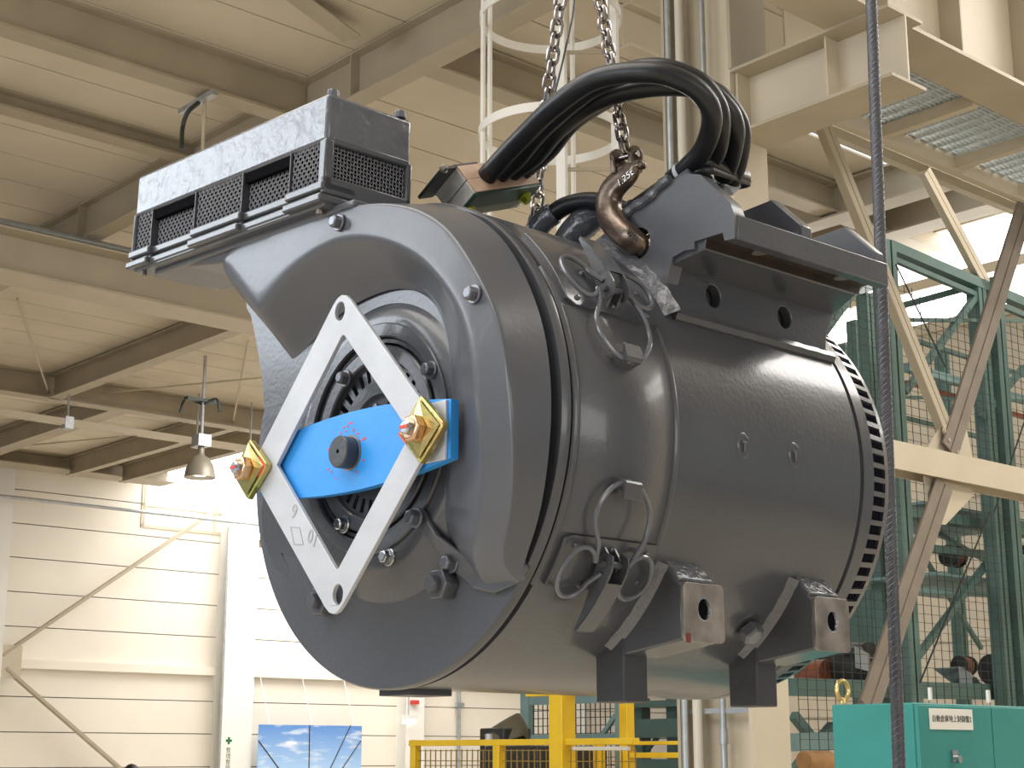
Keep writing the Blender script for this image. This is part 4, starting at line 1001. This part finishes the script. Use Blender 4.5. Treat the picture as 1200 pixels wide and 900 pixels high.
# inspection band edges and toggle latches
for w in (.0225, .193):
    rows = []
    for i in range(60):
        a = -40 + 75 * i / 59; rows.append([cp(.3085, w - .005, a), cp(.3118, w - .002, a), cp(.3118, w + .002, a), cp(.3085, w + .005, a)])
    MB().grid(rows).build('band_bead', 'paint', motor, angle=80)
rows = []
for i in range(40):
    a = -27 + 51 * i / 39; rows.append([cp(.3085, .028, a), cp(.3105, .030, a), cp(.3105, .188, a), cp(.3085, .190, a)])
MB().grid(rows).build('inspection_band', 'paint', motor, angle=80)
def latch(a0, sg, a_end):
    A = lambda k: a0 + sg * k      # degrees away from the open side of the latch
    rows = []
    n = 14
    for i in range(n + 1):
        a = A((a_end) * i / n); e = .006 if 0 < i else .0
        l0 = .034 + (.012 if i == 0 else 0)
        rows.append([cp(.308, l0, a), cp(.3150, l0, a), cp(.3150, .188, a), cp(.308, .188, a), cp(.308, l0, a)])
    mb = MB().grid(rows); mb.add(rows[0][:4], [(0, 1, 2, 3)]); mb.add(rows[-1][:4], [(3, 2, 1, 0)])
    pl_ = mb.build('latch_plate', 'paint', motor, angle=40, bevel=.001)
    for w, k in ((.052, 2.2), (.112, 2.2), (.172, 2.2), (.050, 10), (.176, 9), (.085, 11)):
        p = cp(.315, w, A(k)); r_ = cp(1, 0, A(k)); MB().tube([p, p + r_ * .002, p + r_ * .0035], [.004, .0036, .0015], 10).build('rivet', 'paint', pl_)
    # lever: channel with two cheeks, pivot 5 deg from the edge
    pv, tip = A(4.5), A(18)
    lev = MB()
    for w0 in (.094, .120):
        out, inn = [], []
        for (k, r0, r1) in ((2.2, .325, .337), (3.4, .320, .342), (5, .318, .344), (8, .320, .344), (12, .326, .343), (16, .332, .3415), (19.5, .336, .340)):
            out.append((k, r1)); inn.append((k, r0))
        P_ = out + inn[::-1]
        lev.plate([(k, r) for k, r in P_], [], lambda k, r, w=w0: cp(r, w, A(k)), lambda k, r, w=w0: cp(r, w + .003, A(k)))
    rows = [[cp(r, .094, A(k)), cp(r, .123, A(k)), cp(r - .002, .123, A(k)), cp(r - .002, .094, A(k)), cp(r, .094, A(k))] for k, r in ((7.5, .344), (9, .3437), (11, .3432), (13, .3425), (15, .342), (17, .341), (19.5, .340))]
    lev.grid(rows)
    lv = lev.build('latch_lever', 'paint', pl_, bevel=.0008)
    p0, p1 = cp(.330, .088, pv), cp(.330, .129, pv)
    MB().cyl(p0, p1, .0045, n=12).build('pivot_pin', 'paint', pl_)
    # base bracket under the pivot
    mb = MB()
    for w0 in (.099, .115): mb.plate([(k, r) for k, r in ((1.5, .314), (3.2, .331), (5.8, .331), (8, .314))], [], lambda k, r, w=w0: cp(r, w, A(k)), lambda k, r, w=w0: cp(r, w + .003, A(k)))
    mb.build('pivot_bracket', 'paint', pl_)
    # spring wire: ring on each side, then the bail reaching to the catch
    def ring_pts(wc, kc, rw, rk, start, end, n=20, lift=.327):
        return [cp(lift, wc + rw * math.cos(math.radians(start + (end - start) * i / n)), A(kc + rk * math.sin(math.radians(start + (end - start) * i / n)))) for i in range(n + 1)]
    left = [cp(.331, .094, A(6.5))] + ring_pts(.060, 7.2, .026, 5.6, 20, 330) + [cp(.328, .073, A(0)), cp(.326, .060, A(-4)), cp(.325, .062, A(-8)), cp(.325, .078, A(-11.5)), cp(.325, .102, A(-13))]
    right = [cp(.331, .124, A(6.5))] + [p for p in ring_pts(.158, 7.2, .024, 5.0, 160, -150)] + [cp(.328, .145, A(.5)), cp(.326, .150, A(-3)), cp(.325, .146, A(-7.5)), cp(.325, .126, A(-11.5)), cp(.325, .102, A(-13))]
    MB().tube(catmull(left, 3), .0031, 8).tube(catmull(right, 3), .0031, 8).build('spring_wire', 'bolt', pl_)
    c0 = A(-11); mb = MB().plate([(-13.5, .309), (-13.2, .330), (-12.6, .333), (-9.5, .333), (-9.3, .330), (-11.0, .328), (-11, .309)], [], lambda k, r: cp(r, .090, A(k)), lambda k, r: cp(r, .118, A(k)))
    mb.build('catch_block', 'paint', pl_, bevel=.001)
latch(24.0, 1, 24)
latch(-27.2, -1, 12)

# two filled plug marks on the barrel
for w, a in ((.32, -1.4), (.424, -1.2)):
    rows = []
    for k in range(25):
        t = 2 * PI * k / 24; rows.append([cp(.3088, w + .013 * math.cos(t), a + 3.2 * math.sin(t)), cp(.3108, w + .011 * math.cos(t), a + 2.8 * math.sin(t)), cp(.3098, w + .008 * math.cos(t), a + 2.0 * math.sin(t)), cp(.3098, w, a)])
    MB().grid(rows).build('plug', 'paint', motor, angle=80)
    p = cp(.3105, w, a); MB().obox(p + Vector((0, 0, .004)), (.0012, 0, 0), (0, .005, 0), (0, 0, .0018)).obox(p - Vector((0, 0, .003)), (.0012, 0, 0), (0, .0018, 0), (0, 0, .006)).build('plug_drip_glint', 'weld', motor)  # lighter raised marks stand in for the plug's bright highlights
# drain bolt between the feet
p = cp(.306, .43, -46.2); d = cp(1, 0, -46.2)
MB().tube([p, p + d * .004], [.024, .020], 24).build('bolt_recess', 'paint_dark', motor)
hexhead(MB(), p + d * .003, d, .016, .022, False).build('drain_bolt', 'bolt', motor, bevel=.001)

# ---- mounting bracket
GUS = [(.322, .330), (.369, .280), (.375, .262), (.374, .232), (.358, .233), (.355, .244), (.309, .244), (.309, .234), (.292, .236), (.272, .232), (.262, .205), (.243, .172), (.225, .200), (.205, .220), (.18, .240), (.15, .262), (.128, .278), (.140, .289), (.200, .318), (.262, .333), (.300, .345)]
GUS = [(.300, .338) if g_ == (.300, .345) else g_ for g_ in GUS]
bk = MB().plate(GUS, [circle(.213, .265, .0215, 28, .0215)], face(.236), face(.258)).build('mounting_bracket', 'paint_satin', motor)
# side plate with two holes
SP = []
def sp(w, v): return Vector((.262 - .0 + (v - .2) * .02, w, v))
MB().plate([(.238, .150), (.238, .235), (.262, .250), (.62, .266), (.600, .235), (.575, .195), (.570, .150)], [circle(.329, .2015, .0145, 22, .0155), circle(.480, .2015, .0145, 22, .0155)], lambda w, v: Vector((.260, w, v)), lambda w, v: Vector((.244, w, v))).build('side_plate', 'paint', bk, bevel=.0015)
# dark sheet added so the holes look shaded inside
MB().box((.2405, .295, .186), (.2425, .52, .25)).build('hole_shade', 'paint_dark', bk, smooth=False)
# shelf
sec = [(.250, .268), (.376, .264), (.376, .232), (.360, .231), (.358, .243), (.325, .243), (.323, .231), (.262, .222), (.250, .222)]
tilt_ = lambda w: (w - .236) * .016
rowsA = [(Vector((u, .2405, v)), Vector((u, .562 + (.03 if u < .3 else 0), v + tilt_(.58)))) for u, v in sec]
k = len(sec); mb = MB(); mb.add([a for a, b in rowsA] + [b for a, b in rowsA], [tuple(range(k)), tuple(range(k, 2 * k))[::-1]] + [(i, (i + 1) % k, k + (i + 1) % k, k + i) for i in range(k)])
shelf = mb.build('shelf_plate', 'paint', bk, bevel=.0015)
MB().add([(.326, .239, .2425), (.357, .239, .2425), (.357, .566, .2475), (.326, .566, .2475), (.3245, .239, .2325), (.3245, .566, .2375)], [(3, 2, 1, 0), (0, 4, 5, 3)]).build('shelf_underside', 'shelf_brown', shelf, smooth=False)
for w in (.325, .50):
    p = Vector((.342, w, .2415 + tilt_(w))); MB().cyl(p, p - Vector((0, 0, .003)), .010, n=16).build('shelf_bolt', 'raw', shelf)
# gussets standing on the shelf
for w in (.378, .540):
    pts = [(.325, .331), (.372, .283), (.372, .262), (.23, .262), (.18, .26), (.20, .30), (.262, .327)]
    MB().plate(pts, [], face(w), face(w + .02)).build('gusset', 'paint_satin', bk, bevel=.002)
    MB().tube([(.366, w - .002, .270), (.33, w - .003, .268), (.27, w - .002, .27)], .006, 8).build('weld_bead', 'weld', bk)
# weld beads along the barrel and at the joints
wb = []
for i in range(26):
    t = i / 25; wb.append(cp(.3115, .236 + .334 * t, 30.4 + .06 * math.sin(t * 60)))
MB().tube([p + Vector((-.001, 0, -.001)) for p in wb], [.010 + .0004 * math.sin(i * 2.1) for i in range(26)], 8).build('weld_bead', 'paint', bk)
MB().grid([[cp(.3085, .221 - .001 * math.sin(i * 1.1), a), cp(.313, .226 + .0006 * math.sin(i * 1.9), a), cp(.319, .2315, a), cp(.325 + .0008 * math.sin(i * 1.4), .2365, a)] for i, a in enumerate([29.5 + 34.5 * i / 30 for i in range(31)])]).build('weld_fillet', 'weld', bk, angle=80)
# clamp strip with bolts on the upper slope of the front gusset
MB().tube([(.19 + .082 * t, .234, .308 + .030 * t + .002 * math.sin(t * 9)) for t in [i / 14 for i in range(15)]], [.0065 + .001 * math.sin(i * 1.7) for i in range(15)], 8).build('weld_bead', 'weld', bk)
MB().hexa([(.165, .25, .300), (.29, .25, .342), (.29, .30, .342), (.165, .30, .300), (.165, .25, .312), (.29, .25, .354), (.29, .30, .354), (.165, .30, .312)]).build('clamp_strip', 'paint', bk, bevel=.002)
for u, v in ((.196, .323), (.248, .341)):
    hexhead(MB(), (u, .262, v), (-.3, 0, 1), .011, .014).build('bolt', 'raw' if u > .22 else 'bolt', bk)

# ---- feet
UF = .2985
def foot(w0):
    w1 = w0 + .072
    body = MB().plate([(UF - .005, -.189), (.286, -.184), (.264, -.166), (.252, -.158), (.235, -.185), (.195, -.230), (.17, -.25), (.19, -.270), (UF - .005, -.255)], [], lambda u, v: Vector((u, w0 + .002, v)), lambda u, v: Vector((u, w1, v))).build('foot', 'paint', motor, bevel=.003)
    MB().plate(rounded(w0, -.2565, w0 + .074, -.186, .007), [circle(w0 + .037, -.217, .0125, 24, .0140)], lambda w, v: Vector((UF - .005, w, v)), lambda w, v: Vector((UF, w, v))).build('mounting_face', 'raw', body, bevel=.0008)
    mb = MB(); pts = []
    for i in range(160):
        a = i * .45; pts.append((UF - .001 - .004 * i / 160, w0 + .037 + .0120 * math.cos(a), -.217 + .0135 * math.sin(a)))
    mb.tube(pts, .0010, 5).build('thread', 'steel', body)
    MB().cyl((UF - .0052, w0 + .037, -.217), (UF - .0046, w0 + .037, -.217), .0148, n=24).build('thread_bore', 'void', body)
    MB().plate([(.246, -.156), (.264, -.159), (.284, -.179), (.289, -.184), (.285, -.19), (.25, -.175)], [], lambda u, v: Vector((u, w0 + .004, v + .003)), lambda u, v: Vector((u, w1 - .004, v + .003))).build('weld_cap', 'weld', body, bevel=.003, seg=3)
    MB().grid([[cp(.3085, w0 - .009 - .001 * math.sin(i * 1.3), a), cp(.311, w0 - .005, a), cp(.315, w0 - .001, a), cp(.319, w0 + .0025, a)] for i, a in enumerate([-31 - 25 * i / 24 for i in range(25)])]).build('weld_fillet', 'weld', body, angle=80)
    MB().plate([(.150, -.325), (.198, -.325), (.198, -.24), (.15, -.26)], [], lambda u, v: Vector((u, w0, v)), lambda u, v: Vector((u, w0 + .043, v))).build('lower_block', 'paint_dark', body, bevel=.002)
    return body
f1 = foot(.211); foot(.468)
MB().obox((UF + .0002, .217, -.2525), (.0004, 0, 0), (0, .004, 0), (0, 0, .0055)).build('red_mark', 'rustmark', f1, smooth=False)
p0 = Vector((-.02, .06, -.312))
MB().obox(p0, Vector((.03, 0, 0)), Vector((0, .035, 0)), Vector((0, 0, .004))).build('drain_plate', 'paint_dark', motor, bevel=.001)

# ---- cable glands on the crown of the barrel
def boot(pts, r, m): return MB().tube(catmull(pts, 6), r, 14).build('cable_boot', m, motor)
b1 = [m_d(622, 290, 2.13), m_d(627, 274, 2.12), m_d(637, 259, 2.11), m_d(650, 249, 2.10)]
b2 = [m_d(662, 292, 2.11), m_d(670, 277, 2.10), m_d(684, 262, 2.09), m_d(706, 249, 2.08)]
boot(b1, [.017] * 18 + [.015], 'weld'); boot(b2, [.022] * 12 + [.023, .022, .021, .020, .018, .015, .012], 'weld')
# lifting eye on the crown for the second chain
ey = Vector((.0, .25, .31))
eye_c = m_d(629, 262, 2.165)
MB().tube([eye_c + Vector((.014 * math.cos(2 * PI * i / 24), 0, .018 * math.sin(2 * PI * i / 24))) for i in range(24)], .005, 8, closed=True).cyl(eye_c + Vector((0, 0, -.06)), eye_c + Vector((0, 0, -.017)), .010, n=12).build('lifting_eye', 'steel', motor)

# ================================================================== cables, terminal block, chains
# terminal block resting over the crown
corner = m_d(558, 226, 2.015)
right_, up_, fwd_ = [MI.to_3x3() @ v for v in (Vector((1, 0, 0)), Vector((0, -math.sin(PITCH), math.cos(PITCH))), Vector((0, math.cos(PITCH), math.sin(PITCH))))]
vray = (MI.to_3x3() @ ray(575, 220)).normalized(); vx = (right_ - vray * right_.dot(vray)).normalized(); vy = vx.cross(vray).normalized()
def dirv(px, py, q): return (vx * px + vy * py).normalized() + vray * q
e1 = dirv(83, 12, 1.297).normalized(); e2 = -dirv(25, -33, -.374).normalized(); e3 = dirv(-29, -34, .578).normalized()
e2 = (e2 - e1 * e2.dot(e1)).normalized(); e3 = e1.cross(e2) * (1 if e1.cross(e2).dot(e3) > 0 else -1)
blk = thing('terminal_block', 'bare cable terminal block with green cover perched above the barrel', 'terminal block', corner, MOTOR)
L1, L2, L3 = .150, .048, .038
def slab(a0, a1, b0, b1, c0, c1): 
    P = lambda a, b, c: corner + e1 * a + e2 * b + e3 * c
    return [P(a0, b0, c0), P(a1, b0, c0), P(a1, b1, c0), P(a0, b1, c0), P(a0, b0, c1), P(a1, b0, c1), P(a1, b1, c1), P(a0, b1, c1)]
MB().hexa(slab(0, L1, .002, L2 * .47, .002, L3 + .018)).build('clamp_half', 'block_grey', blk, bevel=.0012)
MB().hexa(slab(0, L1, L2 * .5, L2, .002, L3 + .018)).build('clamp_half', 'block_grey', blk, bevel=.0012)
MB().hexa(slab(.001, L1, .001, L2 * .49, -.001, .003)).build('top_board', 'block_wood', blk, bevel=.0006)
MB().hexa(slab(.001, L1, L2 * .5, L2, -.001, .003)).build('top_board', 'block_wood', blk, bevel=.0006)
MB().hexa(slab(0, L1, -.004, .001, 0, .030)).build('green_cover', 'block_green', blk, bevel=.0008)
P = lambda a, b, c: corner + e1 * a + e2 * b + e3 * c
MB().add([P(.0, -.004, .030), P(L1 * .93, -.004, .030), P(L1 * .80, -.001, .050), P(.010, -.001, .048)], [(0, 1, 2, 3)]).build('cover_skirt', 'block_green', blk, smooth=False)
MB().hexa(slab(-.004, .05, L2, L2 + .004, -.0, .062)).hexa(slab(-.030, .0, L2 - .002, L2 + .003, .0, .062)).build('back_plate', 'paint_dark', blk, bevel=.0008)
for a, c_ in ((.012, .036), (L1 * .86, .022)):
    hexhead(MB(), P(a, -.004, c_), -e2, .008, .010).build('bolt', 'yellowgreen', blk)
hexhead(MB(), P(-.026, L2, .004), -e3, .005, .008).build('bolt', 'raw', blk)
MB().cyl(P(.03, .02, .05), P(.035, .02, .085), .010, n=12).build('support_stud', 'paint_dark', blk)

def cable(pts, r, label, n=10, tape=True, endtape=True):
    P3 = [p if isinstance(p, Vector) else m_d(*p) for p in pts]; line = catmull(P3, n)
    t = thing('power_cable', label, 'cable', P3[0], MOTOR, group='black power cables looping over the motor')
    MB().tube(line, r, 16).build('sheath', 'black', t)
    if tape: MB().tube(line[0:4], r * 1.05, 16).build('tape_wrap', 'tape', t)
    return t, line
R4 = .0136
def root(a): return P(a, L2 * .5, -.001)
ca, la = cable([root(.045), (590, 184, 2.02), (618, 155, 1.97), (652, 123, 1.90), (700, 92, 1.84), (762, 85, 1.805), (806, 98, 1.805), (829, 120, 1.82), (834, 145, 1.85), (824, 175, 1.89), (806, 196, 1.92), (788, 211, 1.945)], R4, 'nearest black cable loop, white tape at its lower end')
cb, lb_ = cable([root(.073), (608, 184, 2.045), (640, 147, 1.98), (700, 100, 1.88), (764, 80, 1.84), (815, 94, 1.84), (838, 120, 1.85), (844, 148, 1.875), (838, 180, 1.915), (822, 200, 1.955)], R4, 'black cable directly behind the nearest loop, highest at the crown')
cc_, lc = cable([root(.101), (626, 184, 2.065), (653, 153, 2.02), (700, 118, 1.925), (762, 102, 1.885), (820, 104, 1.885), (850, 125, 1.89), (861, 152, 1.91), (857, 182, 1.95), (848, 208, 1.985)], R4, 'third black cable, lower of the loops seen from the left')
cd_, ld = cable([root(.129), (643, 177, 2.09), (675, 140, 2.045), (738, 103, 1.925), (790, 92, 1.92), (838, 108, 1.925), (861, 133, 1.935), (869, 158, 1.95), (865, 190, 1.98), (856, 214, 2.0)], R4 * .95, 'outermost black cable at the right of the loops')
i = len(la) - 14
MB().tube(la[-8:-5], R4 * 1.06, 16).build('white_band', 'white_tape', ca)
MB().tube([m_d(790, 211, 1.944), m_d(772, 222, 1.95), m_d(745, 240, 1.96)], [.011, .010, .009], 12).build('conductor', 'black', ca)
# binding straps round the bundle
strap = thing('binding_strap', 'black rubber strap tying the cable bundle at its lower end', 'strap', m_d(845, 205, 1.98), MOTOR)
c1, c2 = m_d(822, 194, 1.925), m_d(862, 210, 2.03)
def strap_loop(c1, c2, r, zoff, hgt):
    rows = []; ax = (c2 - c1).normalized(); nrm = Vector((0, 0, 1)) - ax * ax.z; nrm.normalize(); side = ax.cross(nrm)
    for k in range(33):
        a = 2 * PI * k / 32; c = c1 if math.cos(a) < 0 else c2
        p = c + ax * math.cos(a) * r + side * math.sin(a) * r
        rows.append([p + nrm * (zoff - hgt / 2), p + nrm * (zoff + hgt / 2)])
    return MB().grid(rows)
o = strap_loop(c1, c2, .021, 0, .014).build('strap_band', 'black', strap, angle=80); s_ = o.modifiers.new('t', 'SOLIDIFY'); s_.thickness = .002
o = strap_loop(c1 + Vector((0, 0, -.010)), c2 + Vector((0, 0, -.006)), .020, 0, .012).build('strap_band', 'black', strap, angle=80); s_ = o.modifiers.new('t', 'SOLIDIFY'); s_.thickness = .002
MB().tube([m_d(858, 212, 2.03), m_d(850, 222, 2.03)], [.015, .013], 16).build('white_end', 'white_tape', cd_)
# short leads leaving the cable boots
t = thing('short_lead', 'short black lead curving from the first grey boot behind the hook', 'cable', m_d(645, 252, 2.1), MOTOR)
MB().tube(catmull([m_d(646, 252, 2.105), m_d(664, 241, 2.09), m_d(690, 236, 2.07), m_d(716, 240, 2.05), m_d(735, 250, 2.04)], 8), .0135, 14).build('sheath', 'black', t)
t = thing('short_lead', 'short black lead from the fat grey boot, partly behind the hook', 'cable', m_d(700, 252, 2.08), MOTOR)
MB().tube(catmull([m_d(698, 254, 2.082), m_d(712, 246, 2.07), m_d(728, 248, 2.05), m_d(742, 243, 2.03)], 8), .0115, 14).build('sheath', 'black', t)

# lifting hook
hook = thing('lifting_hook', 'forged brown steel lifting hook marked 1.25t through the bracket hole', 'hook', m_d(745, 290, 1.92), MOTOR)
hw = .222
def mw(x, y, w):
    d = MI.to_3x3() @ ray(x, y); o_ = MI @ Vector((0, 0, 0)); return o_ + d * ((w - o_.y) / d.y)
hp = [mw(741, 193, hw), mw(736, 204, hw), mw(726, 213, hw), mw(717, 224, hw), mw(713, 239, hw), mw(716, 255, hw), mw(726, 269, hw), mw(738, 280, hw + .003), mw(749, 287, hw + .016), mw(756, 290, hw + .034), mw(762, 286, hw + .058), mw(768, 277, hw + .085)]
line = catmull(hp, 6)
def flat_tube(line, ws, ts, n=16, up=Vector((0, 1, 0))):
    rows = []
    for i, p in enumerate(line):
        t = (line[min(i + 1, len(line) - 1)] - line[max(i - 1, 0)]).normalized(); s = t.cross(up).normalized(); b = s.cross(t)
        rows.append([p + s * ws[i] * math.copysign(abs(math.cos(2 * PI * k / n)) ** .7, math.cos(2 * PI * k / n)) + b * ts[i] * math.copysign(abs(math.sin(2 * PI * k / n)) ** .7, math.sin(2 * PI * k / n)) for k in range(n + 1)])
    mb = MB().grid(rows); k0 = len(mb.v) - (n + 1); mb.f.append(tuple(range(n))); mb.f.append(tuple(k0 + i for i in range(n))); return mb
N = len(line)
ws = [.0145 + .0035 * math.sin(PI * min(1, i / N * 1.15)) for i in range(N)]; ts = [.009 + .005 * math.sin(PI * min(1, i / N)) for i in range(N)]
hb = flat_tube(line, ws, ts).build('hook_body', 'hook', hook, angle=60)
eyec = mw(734, 185, hw)
for dx, dw in ((-.0125, -.004), (.0125, .004)):
    q = eyec + Vector((dx, dw, .002))
    MB().tube([q + Vector((-.0035, 0, 0)), q + Vector((.0035, 0, 0))], .0125, 18).hexa([q + Vector(v) for v in ((-.0035, -.010, -.024), (.0035, -.010, -.024), (.0035, .010, -.024), (-.0035, .010, -.024), (-.0035, -.0115, 0), (.0035, -.0115, 0), (.0035, .0115, 0), (-.0035, .0115, 0))]).build('clevis_cheek', 'hook', hook, bevel=.0015)
MB().cyl(eyec + Vector((-.018, -.004, .002)), eyec + Vector((.018, .004, .002)), .0045, n=12).build('clevis_pin', 'chain', hook)
MB().obox(mw(740, 196, hw), (.019, .003, 0), (0, .008, 0), (0, 0, .006)).build('clevis_bridge', 'hook', hook, bevel=.004)
tx = (mw(742, 198, .2) - mw(727, 211, .2)).normalized(); ty = Vector((0, -1, 0)).cross(tx); ty = -ty if ty.z < 0 else ty
text('lettering', '1.25t', .0145, mw(733, 209, hw - .0135), tx, ty, 'chain', hb, .0012)
tx2 = (mw(752, 283, .2) - mw(730, 262, .2)).normalized(); ty2 = Vector((0, -1, 0)).cross(tx2); ty2 = -ty2 if ty2.z < 0 else ty2
text('lettering', 'VF06', .0115, mw(741, 276, hw - .0138), tx2, ty2, 'chain', hb, .0012)

# chains: every link its own part
def link_mesh(L, W, r):
    mb = MB(); pts = []
    h = L / 2 - W / 2
    for k in range(9): a = PI * k / 8; pts.append(Vector((W / 2 * math.cos(a), 0, h + W / 2 * math.sin(a))))
    for k in range(9): a = PI + PI * k / 8; pts.append(Vector((W / 2 * math.cos(a), 0, -h + W / 2 * math.sin(a))))
    return mb.tube(pts, r, 8, closed=True).mesh('link')
def chain(path, pitch, W, r, label, roll0=0):
    t = thing('hoist_chain', label, 'chain', path[-1], MOTOR)
    me = link_mesh(pitch + 2 * r * 1.05, W, r); me.materials.append(M['chain'])
    fine = catmull(path, 60); acc = 0; nxt = 0; prev = fine[0]; k = 0
    for p in fine:
        acc += (p - prev).length
        if acc >= nxt:
            i = fine.index(p); d = (fine[min(i + 1, len(fine) - 1)] - fine[max(i - 1, 0)]).normalized()
            o = bpy.data.objects.new('link', me); C.objects.link(o); o.parent = t; ORG[o] = ORG[t]
            Rm = d.to_track_quat('Z', 'X').to_matrix().to_4x4() @ Matrix.Rotation(roll0 + (PI / 2 if k % 2 else 0), 4, 'Z')
            o.matrix_local = Matrix.Translation(p - ORG[t]) @ Rm
            nxt += pitch; k += 1
        prev = p
    return t
chain([m_d(675, -168, 1.99), m_d(691, -62, 1.96), m_d(703, 0, 1.955), m_d(716, 75, 1.95), m_d(725, 135, 1.945), m_d(734, 184, 1.945)], .0178, .0150, .0030, 'bright steel chain holding the hook marked 1.25t', PI * .75)
chain([m_d(676, -168, 2.0), m_d(664, -60, 2.06), m_d(657, 0, 2.09), m_d(648, 65, 2.13), m_d(640, 125, 2.155), m_d(633, 195, 2.165), m_d(629, 250, 2.165)], .0200, .0160, .0031, 'bright steel chain on the left, passing behind the black cables', PI * .75)
t = thing('sling_wire', 'thin dark wire slanting down beside the left chain', 'wire', m_d(652, 95, 2.1), MOTOR)
MB().tube([m_d(678, -40, 2.14), m_d(671, 20, 2.13), m_d(660, 70, 2.12), m_d(650, 110, 2.115)], .0016, 6).build('strand', 'wire', t)
